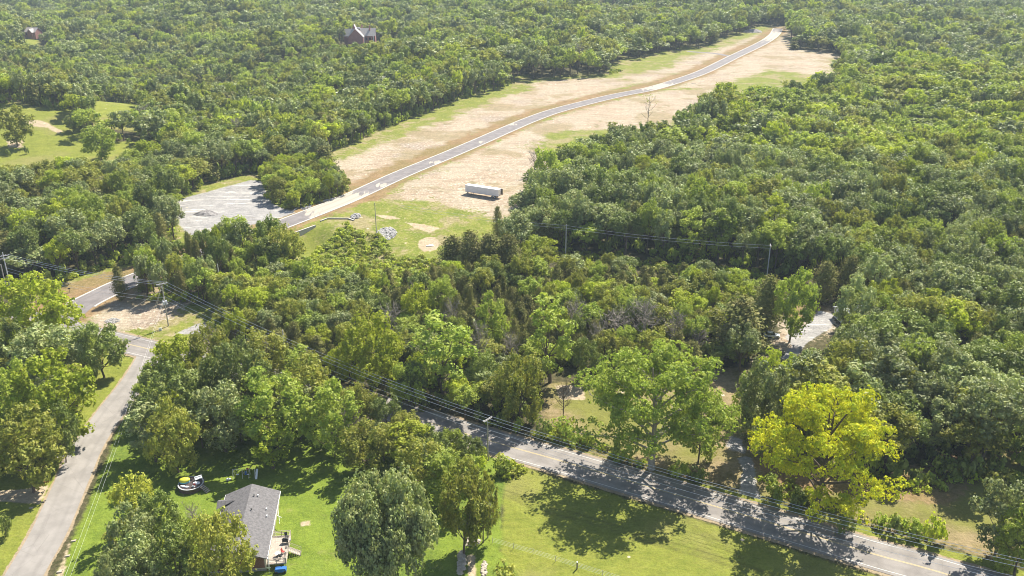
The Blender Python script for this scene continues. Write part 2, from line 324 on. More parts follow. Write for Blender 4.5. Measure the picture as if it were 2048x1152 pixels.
c = b.mix(b.math('MULTIPLY', b.math('MULTIPLY', b.attr('track'), b.ss(nmix, .38, .58)), .6), c, (.085,.085,.025)); c = b.mix(edge('verge', .8, .1, nmix), c, (.3,.235,.155)); c = b.mix(edge('sand', .4, .1, nmix), c, sand)
spk = b.new('ShaderNodeTexVoronoi'); b.set(spk.inputs['Vector'], v); spk.inputs['Scale'].default_value = .12
c = b.mix(b.math('MULTIPLY', b.math('LESS_THAN', spk.outputs['Distance'], .06), b.math('GREATER_THAN', nmid, .45)), c, (.5,.42,.3))
hv = b.new('ShaderNodeHueSaturation'); b.set(hv.inputs['Color'], c); b.set(hv.inputs['Value'], b.math('ADD', b.math('MULTIPLY', b.math('ADD', b.noise(v, .35, 8, .72), b.noise(v, 2.2, 4, .7)), .85), .15)); c = hv.outputs[0]
b.color(c); b.b.inputs['Roughness'].default_value = .95; b.b.inputs['Specular IOR Level'].default_value = .1
b.bump(b.math('ADD', nfine, b.math('MULTIPLY', nvf, .4)), .35, .8)
gme.materials.append(b.m)
go = bpy.data.objects.new('ground', gme); COL.objects.link(go); tag(go, kind='structure')
gme.polygons.foreach_set('use_smooth', [True] * len(gme.polygons))

# ------------------------------------------------------------------ roads
def asphalt(name, c1, c2, patch=None):
    b = NB(name); v = b.coord(); n = b.noise(v, .25, 5, .6); nf = b.noise(v, 14, 3, .7); n3 = b.noise(v, .05, 3)
    c = b.mix(b.ss(n, .35, .65), c1, c2); c = b.mix(b.math('MULTIPLY', b.ss(nf, .4, .7), .35), c, tuple(x * .75 for x in c1))
    if patch:
        st = b.noise(b.mapping(v, (.5, .07, 1), (0, 0, R(-25))), 1, 4, .6)
        c = b.mix(b.math('MULTIPLY', b.ss(b.math('ADD', b.attr('dust'), b.math('MULTIPLY', b.math('SUBTRACT', st, .5), 1.8)), .45, .62), .9), c, patch)
    u = b.attr('u')   # wheel tracks: distance across the road
    wt = b.math('ABSOLUTE', b.math('SUBTRACT', b.math('ABSOLUTE', u), .48)); c = b.mix(b.math('MULTIPLY', b.ss(wt, .2, .0), .28), c, tuple(x * .72 for x in c1))
    cr = b.new('ShaderNodeTexVoronoi', feature='DISTANCE_TO_EDGE'); b.set(cr.inputs['Vector'], b.mapping(v, (.16, .16, .16))); b.set(cr.inputs['Scale'], 1.0)
    c = b.mix(b.math('MULTIPLY', b.math('LESS_THAN', cr.outputs['Distance'], .006), .25), c, tuple(x * .5 for x in c1))
    b.color(c); b.b.inputs['Roughness'].default_value = .85; b.bump(nf, .01, .5); MATS[name] = b.m
asphalt('asphalt_old', (.2,.18,.165), (.27,.245,.225)); asphalt('asphalt_lane', (.235,.215,.195), (.3,.275,.25)); asphalt('asphalt_new', (.165,.148,.145), (.225,.203,.197), (.42,.37,.3))
plain('concrete', (.45,.42,.385), .85, .12, 1.2); plain('line_white', (.55,.53,.5), .7, .14, 2); plain('line_yellow', (.5,.4,.2), .7, .14, 2)
def ribbon(name, line, a, b_, z, mat, parent=None, uattr=False, thick=0):
    L = np.array(line); d = np.gradient(L, axis=0); d /= np.linalg.norm(d, axis=1)[:, None]; n = np.stack([d[:, 1], -d[:, 0]], 1)   # +n = right of travel
    cols = np.linspace(a, b_, 9 if uattr else 2); V = []; 
    for k in cols:
        q = L + n * k; V.append(np.column_stack([q, np.full(len(q), z)]))
    V = np.stack(V, 1); m, k = V.shape[:2]; V = V.reshape(-1, 3); ii = np.arange(m * k).reshape(m, k)
    Fr = np.stack([ii[:-1, :-1], ii[:-1, 1:], ii[1:, 1:], ii[1:, :-1]], -1).reshape(-1, 4)
    if thick:
        mb = MB(); q0 = L + n * a; q1 = L + n * b_
        VV = []; FF = []
        for i in range(len(L)): VV += [(q0[i][0], q0[i][1], z - .3), (q0[i][0], q0[i][1], z), (q1[i][0], q1[i][1], z), (q1[i][0], q1[i][1], z - .3)]
        for i in range(len(L) - 1):
            for j in range(3): FF.append((i*4+j, (i+1)*4+j, (i+1)*4+j+1, i*4+j+1))
        me = MB().add(VV, FF).mesh(name, [mat])
    else: me = npmesh(name, V, Fr, [mat])
    if name == 'new_road':
        dv = np.zeros(len(V))
        for px, py, rr_, am in ((655,417,11,.85), (690,402,10,1.0), (765,370,3,.8), (797,376,4,.9), (872,325,3,.7), (960,284,3,.7), (1027,249,3,.7), (1325,174,16,.85), (1545,72,30,1.1)):
            q = G0(px, py); dv = np.maximum(dv, am * np.exp(-((V[:, 0] - q[0]) ** 2 + (V[:, 1] - q[1]) ** 2) / (2 * rr_ ** 2)))
        at = me.attributes.new('dust', 'FLOAT', 'POINT'); at.data.foreach_set('value', dv.astype(np.float32))
    if uattr and not thick:
        at = me.attributes.new('u', 'FLOAT', 'POINT'); at.data.foreach_set('value', np.tile(np.linspace(-1, 1, k), m).astype(np.float32))
    o = bpy.data.objects.new(name, me); COL.objects.link(o); tag(o, kind='structure')
    return o
ribbon('main_road', MAINROAD, -4.7, 4.7, .05, 'asphalt_old', uattr=True)
ribbon('road_edge_line', MAINROAD, -3.95, -3.82, .062, 'line_white'); ribbon('road_edge_line', MAINROAD[25:], 3.82, 3.95, .062, 'line_white')
ribbon('road_centre_line', MAINROAD, -.17, -.06, .062, 'line_yellow'); ribbon('road_centre_line', MAINROAD, .06, .17, .062, 'line_yellow')
ribbon('side_road', SIDEROAD, -3.5, 3.5, .038, 'asphalt_lane', uattr=True)
fl = [G0(*p) for p in [(284,694),(322,697),(318,712),(308,726),(300,745),(286,752),(282,738),(284,722),(272,706),(246,696)]]
o = MB().add([(x, y, .03) for x, y in fl], [tuple(range(len(fl)))]).build('road_junction', ['asphalt_lane']); tag(o, kind='structure')
ribbon('new_road', NEWROAD, -4.4, 4.4, .05, 'asphalt_new', uattr=True)
ribbon('spur_road', SPUR, -2.8, 2.8, .04, 'asphalt_new', uattr=True)
ribbon('kerb', NEWROAD[14:], -5.1, -4.4, .16, 'concrete', thick=1); ribbon('kerb', NEWROAD[14:], 4.4, 5.1, .16, 'concrete', thick=1)
plain('dust', (.55,.49,.4), .95, .1, .8)
def blot(pts, mat, name, z=.064):
    P_ = catmull(GP(pts + [pts[0]]), 5)[:-1]; c = P_.mean(0); r2 = random.Random(len(pts) + int(pts[0][0])); V = [(c[0], c[1], z)]
    m = 4; n = len(P_) * m
    for i in range(n):
        p = P_[i // m] * (1 - (i % m) / m) + P_[(i // m + 1) % len(P_)] * ((i % m) / m); q = c + (p - c) * (1 + r2.uniform(-.09, .06)); V.append((q[0], q[1], z))
    o = MB().add(V, [(0, 1 + i, 1 + (i + 1) % n) for i in range(n)]).build(name, [mat]); return tag(o, kind='structure')
# ------------------------------------------------------------------ plants: crowns of many small leaf faces in clumps on real limbs
def leaves(C, N, S, r):
    """C centres, N facing, S sizes -> pointed four-sided leaf sprays"""
    n = len(C); N = N + r.normal(0, .42, (n, 3)); N /= np.linalg.norm(N, axis=1)[:, None] + 1e-9
    a = np.cross(N, r.normal(0, 1, (n, 3))); a /= np.linalg.norm(a, axis=1)[:, None] + 1e-9; bb = np.cross(N, a)
    S = S[:, None]; k = r.uniform(.45, .75, (n, 1))
    V = np.stack([C + a * S, C + bb * S * k, C - a * S * r.uniform(.6, 1, (n, 1)), C - bb * S * k], 1).reshape(-1, 3)
    return V, np.arange(n * 4).reshape(-1, 4)
def sph(n, r, up=0.0):
    d = r.normal(0, 1, (n, 3)); d[:, 2] += up; return d / np.linalg.norm(d, axis=1)[:, None]
def crown_cloud(puffs, nl, ls, r, fill=.06, flat=1.0):
    """puffs: list (cx,cy,cz,rad)"""
    Cs, Ns = [], []
    for (x, y, z, q) in puffs:
        n = int(nl * q * q) + 3; m_ = max(3, int(n * (ls ** 2) * 2.6 + 2)); dc = sph(m_, r, .45)    # sprays: small groups of leaves with gaps between
        rc = q * r.uniform(.66, 1.16, (m_, 1)) * (1 + .13 * np.sin(dc[:, :1] * 7 + x * 3) * np.sin(dc[:, 1:2] * 8 + y)); k = r.integers(0, m_, n); sg = ls * .85
        off = r.normal(0, sg, (n, 3)); off -= dc[k] * (off * dc[k]).sum(1, keepdims=True) * .65
        Cs.append(np.array([x, y, z]) + (dc[k] * rc[k] + off) * np.array([1, 1, flat])); Ns.append(dc[k] + .9 * off / (sg * 1.5))
    C = np.concatenate(Cs); N = np.concatenate(Ns); S = ls * r.uniform(.6, 1.35, len(C))
    m = int(len(C) * fill)
    if m:
        k = r.integers(0, len(puffs), m); pf = np.array(puffs)[k]; C2 = pf[:, :3] + sph(m, r) * pf[:, 3:4] * .35
        C = np.concatenate([C, C2]); N = np.concatenate([N, sph(m, r)]); S = np.concatenate([S, ls * 2.4 * np.ones(m)])
    return leaves(C, N, S, r)
def round_puffs(r, Rr, h, nlobe=9, nsub=7, base=.32, wide=1.0, lob=.42):
    """two-level cauliflower crown: lobes on an egg, small puffs on each lobe"""
    cz = h * (base + (1 - base) * .5); hz = h * (1 - base) * .5; out = []; lobes = []
    for i in range(nlobe):
        a = i * 2.4 + r.uniform(-.4, .4); e = math.asin(-.35 + 1.3 * (i + .5) / nlobe) if base > .1 else math.asin(-.93 + 1.9 * (i + .5) / nlobe); ce = max(math.cos(e), 0.4 if e < 0 and base <= .1 else 0); k = r.uniform(.58, .7)
        lobes.append((Rr * wide * k * ce * math.cos(a), Rr * wide * k * ce * math.sin(a), cz + hz * (.62 if base > .1 else .8) * math.sin(e) * r.uniform(.8, 1.15), Rr * lob * r.uniform(.75, 1.12)))
    for (x, y, z, q) in lobes:
        D = sph(nsub, r, .55)
        for d in D: out.append((x + d[0] * q * .72, y + d[1] * q * .72, z + d[2] * q * .72, q * r.uniform(.38, .58)))
        out.append((x, y, z, q * .62))
    return out, lobes
def trunk_mb(r, lobes, h, base, rad, wind=.25):
    mb = MB(); top = h * (base + .32); P0 = [(0, 0, -.3), (0, 0, .15), (r.normal(0, wind), r.normal(0, wind), top * .5), (r.normal(0, wind * 1.4), r.normal(0, wind * 1.4), top)]
    mb.tube(P0, [rad * 1.5, rad * 1.05, rad * .8, rad * .4], 7)
    for (x, y, z, q) in lobes[:10]:
        s = r.uniform(.45, .95); z0 = top * s; p0 = Vector(P0[2]).lerp(Vector(P0[3]), max(0, s * 2 - 1)); p0.z = z0 * .85
        mid = p0.lerp(Vector((x, y, z)), .5) + Vector((r.normal(0, .2), r.normal(0, .2), -.3)); mb.tube([p0, mid, (x, y, z)], [rad * .42, rad * .28, rad * .1], 5, cap=False)
    return mb
def open_tree(r, h, Rr, nl, ls, nlimb=11, puffr=1.5):
    """big open tree: long limbs with leaf masses at the ends and daylight between"""
    mb = MB(); puffs = []; rad = h * .024
    T = [Vector((0, 0, -.3)), Vector((0, 0, h * .12)), Vector((r.normal(0, .3), r.normal(0, .3), h * .42)), Vector((r.normal(0, .6), r.normal(0, .6), h * .85))]
    mb.tube(T, [rad * 1.5, rad, rad * .75, rad * .2], 9)
    for i in range(nlimb):
        a = i * 2.4 + r.uniform(-.3, .3); s = (i + .5) / nlimb; z0 = h * (.13 + .57 * s); p0 = Vector((T[2].x * min(1, z0 / T[2].z), T[2].y * min(1, z0 / T[2].z), z0))
        reach = Rr * (1.0 - .62 * s ** 1.5) * r.uniform(.8, 1.08); zt = z0 + h * (.18 + .12 * r.random()) + .02 * h * s
        e = Vector((math.cos(a) * reach, math.sin(a) * reach, min(zt, h * .95))); m1 = p0.lerp(e, .45) + Vector((0, 0, h * .05)); mb.tube([p0, m1, e], [rad * .45, rad * .28, rad * .06], 6, cap=False)
        for j in range(7):
            t = .35 + .65 * (j + r.random() * .5) / 6.5; q0 = (m1.lerp(e, (t - .45) / .55) if t > .45 else p0.lerp(m1, t / .45)); an = a + r.choice([-1, 1]) * r.uniform(.5, 1.3); ln = reach * r.uniform(.16, .34)
            q1 = q0 + Vector((math.cos(an) * ln, math.sin(an) * ln, h * r.uniform(-.02, .08))); mb.tube([q0, q1], [rad * .14, rad * .04], 4, cap=False)
            for _ in range(4): puffs.append((q1.x + r.normal(0, .8), q1.y + r.normal(0, .8), q1.z + r.normal(0, .6), puffr * r.uniform(.4, .9)))
    V, Fc = crown_cloud(puffs, nl, ls, r, 0, .7)
    return V, Fc, mb
def cedar_cloud(r, h, Rr, n, ls):
    Cs, Ns = [], []; ns = max(10, int(h * 6))
    for i in range(ns):
        t = (i + .5) / ns; z = h * (.06 + .92 * t); prof = min(1, (t + .12) * 3.0) * (1 - t) ** .45 * 1.05; a = i * 2.4 + r.uniform(-.4, .4); L = Rr * prof * r.uniform(.7, 1.15) + .12
        m = max(3, int(n / ns * (.3 + prof * 1.1))); s = r.uniform(.1, 1, m) ** .6; ca, sa = math.cos(a), math.sin(a); wd = .16 * L + .22
        C = np.stack([ca * L * s, sa * L * s, z + (.25 * L * s) + 0 * s], 1) + r.normal(0, 1, (m, 3)) * np.array([wd, wd, .28])
        Cs.append(C); Ns.append(np.tile([ca * .8, sa * .8, .6], (m, 1)))
    C = np.concatenate(Cs); return leaves(C, np.concatenate(Ns), ls * r.uniform(.6, 1.3, len(C)), r)
def dead_mb(r, h, spread, rad=.16, nl=9, fine=6):
    mb = MB(); T = [Vector((0, 0, -.2)), Vector((r.normal(0, .2), r.normal(0, .2), h * .5)), Vector((r.normal(0, .5), r.normal(0, .5), h * .95))]; mb.tube(T, [rad, rad * .7, rad * .15], 6)
    for i in range(nl):
        s = .3 + .6 * i / nl; p0 = T[0].lerp(T[1], s * 2) if s < .5 else T[1].lerp(T[2], s * 2 - 1); a = i * 2.4 + r.uniform(-.4, .4); ln = spread * (1.15 - s * .6) * r.uniform(.6, 1.1)
        e = p0 + Vector((math.cos(a) * ln, math.sin(a) * ln, ln * r.uniform(.5, 1.1))); e.z = min(e.z, h); mb.tube([p0, p0.lerp(e, .5) + Vector((0, 0, -.1 * ln)), e], [rad * .4, rad * .28, rad * .1], 4, cap=False)
        for j in range(fine):
            q = p0.lerp(e, r.uniform(.3, .95)); k = q + Vector(r.normal(0, 1, 3)) * ln * .3 + Vector((0, 0, ln * .18)); mb.tube([q, k], [rad * .16, rad * .05], 3, cap=False)
    return mb

PROTO = {}     # kind -> list of (crown mesh, trunk mesh); nominal height/radius stored
def reg(kind, crown, trunk, h, Rr): PROTO.setdefault(kind, []).append((crown, trunk, h, Rr))
def mk_round(kind, lod, k, h=16., Rr=5.6, base=.26, nl=9, ns=7, wide=1.0, lob=.42, seed=0):
    r = np.random.default_rng(100 + seed * 17 + k); ls, dens = {0: (.22, 62), 1: (.31, 32), 2: (.55, 11)}[lod]
    puffs, lobes = round_puffs(r, Rr, h, nl if lod < 2 else max(6, nl - 2), ns if lod < 2 else 4, base, wide, lob)
    V, Fc = crown_cloud(puffs, dens, ls, r, .08 if lod < 2 else .15)
    cm = npmesh('crown_mesh', V, Fc, ['leaf_oak']); tm = trunk_mb(r, lobes, h, base, .24 * h / 14).mesh('trunk_mesh', ['bark']); reg(kind, cm, tm, h, Rr)
for k in range(7): mk_round('round0', 0, k, 15 + (k % 3), 5.4 + .5 * (k % 2), seed=1, nl=11 + k % 4, lob=.36 + .02 * (k % 4))
for k in range(4): mk_round('wide0', 0, k, 12, 7.0, .07, 16, 7, 1.05, .33, seed=2)
for k in range(6): mk_round('full0', 0, k, 13, 5.6, .04, 17, 7, 1.05, .36, seed=7)
for k in range(4): mk_round('slim0', 0, k, 17, 3.6, .08, 12, 6, 1.0, .48, seed=3)
for k in range(1):
    r = np.random.default_rng(77); puffs, lobes = round_puffs(r, 10, 14, 34, 9, .12, 1.12, .3); puffs = [p for p in puffs if p[2] > .6]
    V, Fc = crown_cloud(puffs, 95, .22, r, .06); reg('big0', npmesh('crown_mesh', V, Fc, ['leaf_oak']), trunk_mb(r, lobes, 14, .15, .35).mesh('trunk_mesh', ['bark']), 14, 10)
for k in range(7): mk_round('round1', 1, k, 15 + (k % 3), 5.6, .28, 11, 6, 1.05, .40, seed=4)
for k in range(6): mk_round('round2', 2, k, 15, 5.8, .3, 9, 4, 1.05, .44, seed=5)
for k in range(3):
    r = np.random.default_rng(900 + k); V, Fc, mb = open_tree(r, 22., 13.5, 70, .22, 22 + k, 1.8)
    reg('open0', npmesh('crown_mesh', V, Fc, ['leaf_green']), mb.mesh('trunk_mesh', ['bark_pale']), 22., 13.5)
def mk_cedar(kind, k, h, Rr, n, ls, seed):
    r = np.random.default_rng(300 + seed + k); V, Fc = cedar_cloud(r, h, Rr, n, ls)
    mb = MB(); mb.tube([(0,0,-.2),(0,0,h*.5),(0,0,h*.93)], [.17,.11,.03], 6)
    reg(kind, npmesh('crown_mesh', V, Fc, ['leaf_cedar']), mb.mesh('trunk_mesh', ['bark']), h, Rr)
for k in range(5): mk_cedar('cedar0', k, 11, 2.3 + .35 * (k % 3), 5200, .2, 0)
for k in range(4): mk_cedar('cedar1', k, 11, 2.5, 1700, .36, 50)
for k in range(3): mk_cedar('cedar2', k, 11, 2.7, 500, .66, 90)
for k in range(4):
    r = np.random.default_rng(500 + k); reg('dead0', None, dead_mb(r, 10, 3.6, .2, 18, 16).mesh('trunk_mesh', ['deadwood']), 10, 3.6)
for k in range(2):
    r = np.random.default_rng(550 + k); mb = dead_mb(r, 14, 3.4, .2, 12, 5); pf = [(r.normal(0, 1.5), r.normal(0, 1.5), r.uniform(9.5, 13.6), r.uniform(.5, .9)) for _ in range(16)]
    V, Fc = crown_cloud(pf, 16, .2, r, 0); reg('thin0', npmesh('crown_mesh', V, Fc, ['leaf_olive']), mb.mesh('trunk_mesh', ['deadwood']), 14, 3.4)
for k in range(4):
    r = np.random.default_rng(600 + k); pf = [(r.normal(0, .55), r.normal(0, .55), r.uniform(.4, 1.5), r.uniform(.45, .8)) for _ in range(9)]
    V, Fc = crown_cloud(pf, 95, .19, r, .05); mb = MB()
    for (x, y, z, q) in pf[:5]: mb.tube([(0, 0, -.1), (x * .6, y * .6, z * .6), (x, y, z)], [.04, .03, .015], 4)
    reg('shrub0', npmesh('crown_mesh', V, Fc, ['leaf_green']), mb.mesh('trunk_mesh', ['bark']), 2.0, 1.4)
    pf = pf[:6]; V, Fc = crown_cloud(pf, 30, .34, r, .05); reg('shrub1', npmesh('crown_mesh', V, Fc, ['leaf_green']), mb.mesh('trunk_mesh', ['bark']), 2.0, 1.4)
for k in range(2):   # drooping willow-like crown
    r = np.random.default_rng(700 + k); puffs, lobes = round_puffs(r, 4.6, 10, 9, 6, .25, 1, .4); pp = []
    for (x, y, z, q) in puffs:
        for j in range(3): pp.append((x * 1.05, y * 1.05, z - j * .55, q * (.8 - .15 * j)))
    V, Fc = crown_cloud(pp, 40, .2, r, .05); reg('willow0', npmesh('crown_mesh', V, Fc, ['leaf_willow']), trunk_mb(r, lobes, 10, .25, .2).mesh('trunk_mesh', ['bark']), 10, 4.6)

LEAFWORD = {'leaf_oak': 'grey green', 'leaf_dark': 'dark green', 'leaf_green': 'mid green', 'leaf_bright': 'bright lime green', 'leaf_olive': 'olive green', 'leaf_cedar': 'dull olive', 'leaf_yellow': 'golden yellow', 'leaf_willow': 'pale yellow green'}
def put_tree(kind, k, loc, h, Rr, leaf, label, cat='tree', group=None, name='broadleaf_tree', bark=None, rz=None):
    cm, tm, h0, R0 = PROTO[kind][k % len(PROTO[kind])]
    e = empty(name, loc, random.uniform(0, 6.28) if rz is None else rz, label, cat, group, (Rr / R0, Rr / R0, h / h0))
    for nm, me, mt in (('trunk', tm, bark), ('crown', cm, leaf)):
        if me is None: continue
        if cm is None: nm = 'branches'
        o = bpy.data.objects.new(nm, me); COL.objects.link(o); o.parent = e
        if mt: o.material_slots[0].link = 'OBJECT'; o.material_slots[0].material = MATS[mt]
    return e
def solve_tree(cx, ytop, ybase, wpx):
    g = G(cx, ybase); x, y, z = g; zc = y * cp + (CAM_H - z) * sp; Rr = wpx / 2 * zc / F; h = 8.0
    for _ in range(25):
        for _ in range(3): x = x + (cx - proj(x, y, z + .6 * h)[0]) * zc / F
        h = max(1.0, h + (proj(x, y, z + h)[1] - ytop) * zc / F * .8)
    return Vector((x, y, z)), h, Rr
def T(kind, k, cx, ytop, ybase, wpx, leaf, label, **kw):
    if kind == 'round0': kind = 'full0'
    p, h, Rr = solve_tree(cx, ytop, ybase, wpx); p.z = float(H([p.x], [p.y])[0]); hand.append((p.x, p.y, Rr))
    return put_tree(kind, k, p, h, Rr, leaf, label, **kw)
hand = []
# --- trees one can point to: kind, variant, crown centre x, top y, base y, crown width, leaf
T('open0', 0, 1655, 790, 1022, 262, 'leaf_yellow', 'large golden yellow tree with spreading pale limbs beside the main road', bark='bark')
T('open0', 1, 1312, 700, 938, 290, 'leaf_green', 'tall spreading pale-barked tree beside the main road, left of the gravel drive')
T('big0', 0, 768, 966, 1190, 205, 'leaf_oak', 'big round oak-like tree on the lawn right of the grey roofed house')
T('round0', 0, 925, 930, 1108, 115, 'leaf_olive', 'olive tree standing over the muddy creek at the bottom edge')
T('round0', 2, 905, 905, 1010, 130, 'leaf_green', 'green tree at the right end of the row, below the pole by the road')
T('round0', 3, 845, 880, 990, 110, 'leaf_olive', 'olive green tree in the middle of the row between lawn and main road')
T('slim0', 0, 820, 838, 935, 85, 'leaf_bright', 'small bright green tree against the shaded edge of the main road')
T('wide0', 1, 735, 850, 945, 125, 'leaf_olive', 'bushy olive tree above the lawn between bright and dark neighbours')
T('round0', 4, 660, 770, 912, 125, 'leaf_green', 'green tree near the main road where it comes out of the woods')
T('round0', 5, 545, 745, 905, 160, 'leaf_green', 'large bright crowned tree directly behind the swing set')
T('slim0', 1, 540, 845, 936, 80, 'leaf_bright', 'lime green tree leaning over the lawn just above the swing set')
T('round0', 6, 615, 715, 850, 120, 'leaf_olive', 'olive tree at the back of the cluster behind the swing set')
T('wide0', 2, 470, 690, 830, 150, 'leaf_dark', 'wide dark green tree in the middle of the cluster by the side road')
T('round0', 0, 440, 765, 903, 125, 'leaf_oak', 'grey green tree with a deep shadow in the cluster left of the swing set')
T('round0', 1, 345, 735, 880, 130, 'leaf_dark', 'dense dark tree at the bend of the side road')
T('slim0', 2, 300, 800, 922, 90, 'leaf_oak', 'grey green tree nearest to the side road, left end of the cluster')
T('wide0', 3, 345, 815, 945, 120, 'leaf_olive', 'olive green tree in front of the dark tree, above the round pool')
T('round0', 2, 350, 672, 780, 95, 'leaf_bright', 'bright lime tree at the road junction, top left of the cluster')
T('wide0', 0, 420, 660, 760, 100, 'leaf_olive', 'low olive tree beside the lime tree at the junction')
T('round0', 3, 530, 665, 775, 110, 'leaf_olive', 'olive tree under the power lines at the top of the cluster')
T('slim0', 3, 600, 690, 780, 70, 'leaf_green', 'slim green tree under the power lines close to the hidden road')
T('willow0', 0, 266, 945, 1065, 104, 'leaf_willow', 'pale willow-like tree left of the round pool')
T('round0', 4, 312, 985, 1100, 90, 'leaf_dark', 'dark tree between the willow-like tree and the house')
T('round0', 5, 262, 1020, 1150, 105, 'leaf_oak', 'grey green tree in the cluster left of the house')
T('round0', 6, 275, 1075, 1200, 110, 'leaf_oak', 'grey green tree cut by the bottom edge near the side road')
T('round0', 0, 345, 1060, 1190, 110, 'leaf_dark', 'dark tree at the bottom edge left of the cedar by the house')
T('wide0', 2, 440, 1035, 1185, 145, 'leaf_olive', 'broad olive cedar-like tree covering the left side of the house roof')
T('wide0', 1, 225, 1110, 1215, 80, 'leaf_oak', 'low grey green tree at the bottom edge, nearest the side road lawn')
T('wide0', 3, 62, 560, 715, 190, 'leaf_bright', 'wide lime green tree at the left edge below the brown bank')
T('round0', 1, 85, 650, 775, 150, 'leaf_oak', 'grey green tree at the left edge between two lime trees')
T('round0', 2, 196, 645, 755, 105, 'leaf_dark', 'dark spreading tree left of the road junction')
T('round0', 3, 20, 640, 760, 90, 'leaf_dark', 'dark tree cut by the left edge above the wide lime tree')
T('round0', 4, 108, 710, 885, 170, 'leaf_bright', 'large lime green tree left of the side road')
T('round0', 5, 25, 730, 880, 110, 'leaf_green', 'green tree at the left edge beside the large lime tree')
T('round0', 6, 45, 820, 985, 150, 'leaf_olive', 'olive green tree at the left edge above the sandy driveway')
T('wide0', 0, 118, 815, 925, 85, 'leaf_dark', 'shady tree between the side road and the small driveway')
T('round0', 0, 2012, 960, 1110, 130, 'leaf_oak', 'grey green tree at the right edge beside the main road')
T('round0', 3, 2050, 1010, 1150, 110, 'leaf_green', 'green tree cut by the right edge above the road end')
T('round0', 1, 1535, 725, 905, 120, 'leaf_oak', 'grey green tree just right of the gravel drive, behind the yellow tree')
T('wide0', 1, 1040, 715, 845, 120, 'leaf_olive', 'rounded olive tree on the far side of the road above the crossarm pole')
T('slim0', 0, 885, 620, 790, 115, 'leaf_green', 'tall green tree over the far side of the main road')
T('slim0', 1, 1102, 585, 765, 90, 'leaf_green', 'tall narrow green tree left of the clearing with the bare sapling')
T('wide0', 2, 740, 645, 780, 150, 'leaf_bright', 'broad lime green tree beside the power lines across the main road')
T('slim0', 2, 1195, 555, 640, 55, 'leaf_bright', 'slender lime green tree in the middle of the mixed wood')
T('slim0', 3, 1092, 474, 545, 52, 'leaf_bright', 'small lime green tree at the red dirt patch below the trailer')
T('round0', 2, 1172, 675, 760, 60, 'leaf_dark', 'small dark tree behind the tall spreading tree')
T('round0', 4, 1712, 553, 690, 92, 'leaf_oak', 'grey green tree standing over the white building')
T('round0', 0, 1590, 540, 684, 92, 'leaf_green', 'green tree with a bright top beside the gravel yard and the white car')
T('wide0', 3, 1560, 710, 790, 100, 'leaf_bright', 'low bright tree below the gravel yard')
T('round0', 5, 985, 590, 700, 70, 'leaf_green', 'green tree above the dead trees in the middle of the mixed wood')
T('round0', 6, 830, 570, 660, 70, 'leaf_bright', 'bright tree at the creek end of the mixed wood')
T('wide0', 0, 880, 560, 640, 80, 'leaf_green', 'low green tree nearest the green basin below the sandy oval')
T('round0', 4, 1618, 702, 812, 85, 'leaf_oak', 'grey green tree below the gravel yard, left of a rounded neighbour')
T('round0', 2, 1690, 650, 780, 95, 'leaf_oak', 'grey green tree right of the gravel yard, in front of the white building')
T('wide0', 1, 1500, 745, 840, 70, 'leaf_green', 'green tree at the top end of the gravel drive')
T('round0', 5, 965, 940, 1085, 70, 'leaf_olive', 'dark olive tree leaning over the creek bank beside bare grey branches')
T('round0', 3, 1405, 770, 925, 90, 'leaf_green', 'green tree tucked against the right side of the tall spreading tree')
T('cedar0', 3, 1538, 552, 662, 62, 'leaf_cedar', 'dark cedar directly behind the white car', name='cedar_tree')
T('cedar0', 1, 1652, 522, 604, 52, 'leaf_cedar', 'cedar at the top left corner of the gravel yard', name='cedar_tree')
T('cedar0', 2, 1700, 512, 600, 56, 'leaf_cedar', 'cedar above the white building, middle of three', name='cedar_tree')
T('cedar0', 4, 1750, 518, 606, 54, 'leaf_cedar', 'cedar above the white building, rightmost of three', name='cedar_tree')
T('cedar0', 0, 1480, 595, 715, 98, 'leaf_cedar', 'large cedar standing in front of the white car', name='cedar_tree')
T('cedar0', 1, 236, 532, 602, 30, 'leaf_cedar', 'single slim cedar on a bare stem beside the new road kerb', name='cedar_tree')
T('cedar0', 2, 995, 412, 482, 24, 'leaf_cedar', 'small cedar at the front corner of the wood below the trailer', name='cedar_tree')
T('cedar0', 3, 905, 472, 548, 58, 'leaf_cedar', 'leftmost cedar of the row beside the sandy oval', name='cedar_tree')
T('cedar0', 4, 940, 462, 555, 60, 'leaf_cedar', 'tallest cedar of the row beside the sandy oval', name='cedar_tree')
T('cedar0', 0, 978, 468, 560, 62, 'leaf_cedar', 'cedar in the middle of the row beside the sandy oval', name='cedar_tree')
T('cedar0', 1, 1015, 468, 560, 62, 'leaf_cedar', 'rightmost cedar of the row beside the sandy oval, next to the red dirt', name='cedar_tree')
T('thin0', 1, 1297, 186, 258, 34, 'leaf_olive', 'lone thin tree with a bare trunk on the pale dirt right of the new road')
T('slim0', 2, 1225, 240, 275, 22, 'leaf_olive', 'small lone tree at the edge of the pale dirt, left of the thin tall tree')
T('dead0', 0, 1068, 300, 352, 34, None, 'bare grey dead tree standing above the trailer', name='dead_tree', cat='dead tree')
T('dead0', 1, 1127, 768, 842, 46, None, 'bare dark sapling in the dry clearing across the road', name='dead_tree', cat='dead tree', bark='bark')
T('dead0', 2, 1462, 648, 716, 70, None, 'grey leafless bush-like tree beside the large cedar', name='dead_tree', cat='dead tree')
T('dead0', 3, 1238, 618, 690, 80, None, 'wide grey dead tree right of the slender lime green tree', name='dead_tree', cat='dead tree')
T('dead0', 0, 780, 610, 690, 60, None, 'leafless grey tree behind the broad lime green tree', name='dead_tree', cat='dead tree')
T('dead0', 1, 830, 565, 622, 40, None, 'small grey dead tree near the creek end of the mixed wood', name='dead_tree', cat='dead tree')
T('dead0', 2, 955, 640, 760, 60, None, 'pale dead tree between the tall green tree and the olive tree', name='dead_tree', cat='dead tree')
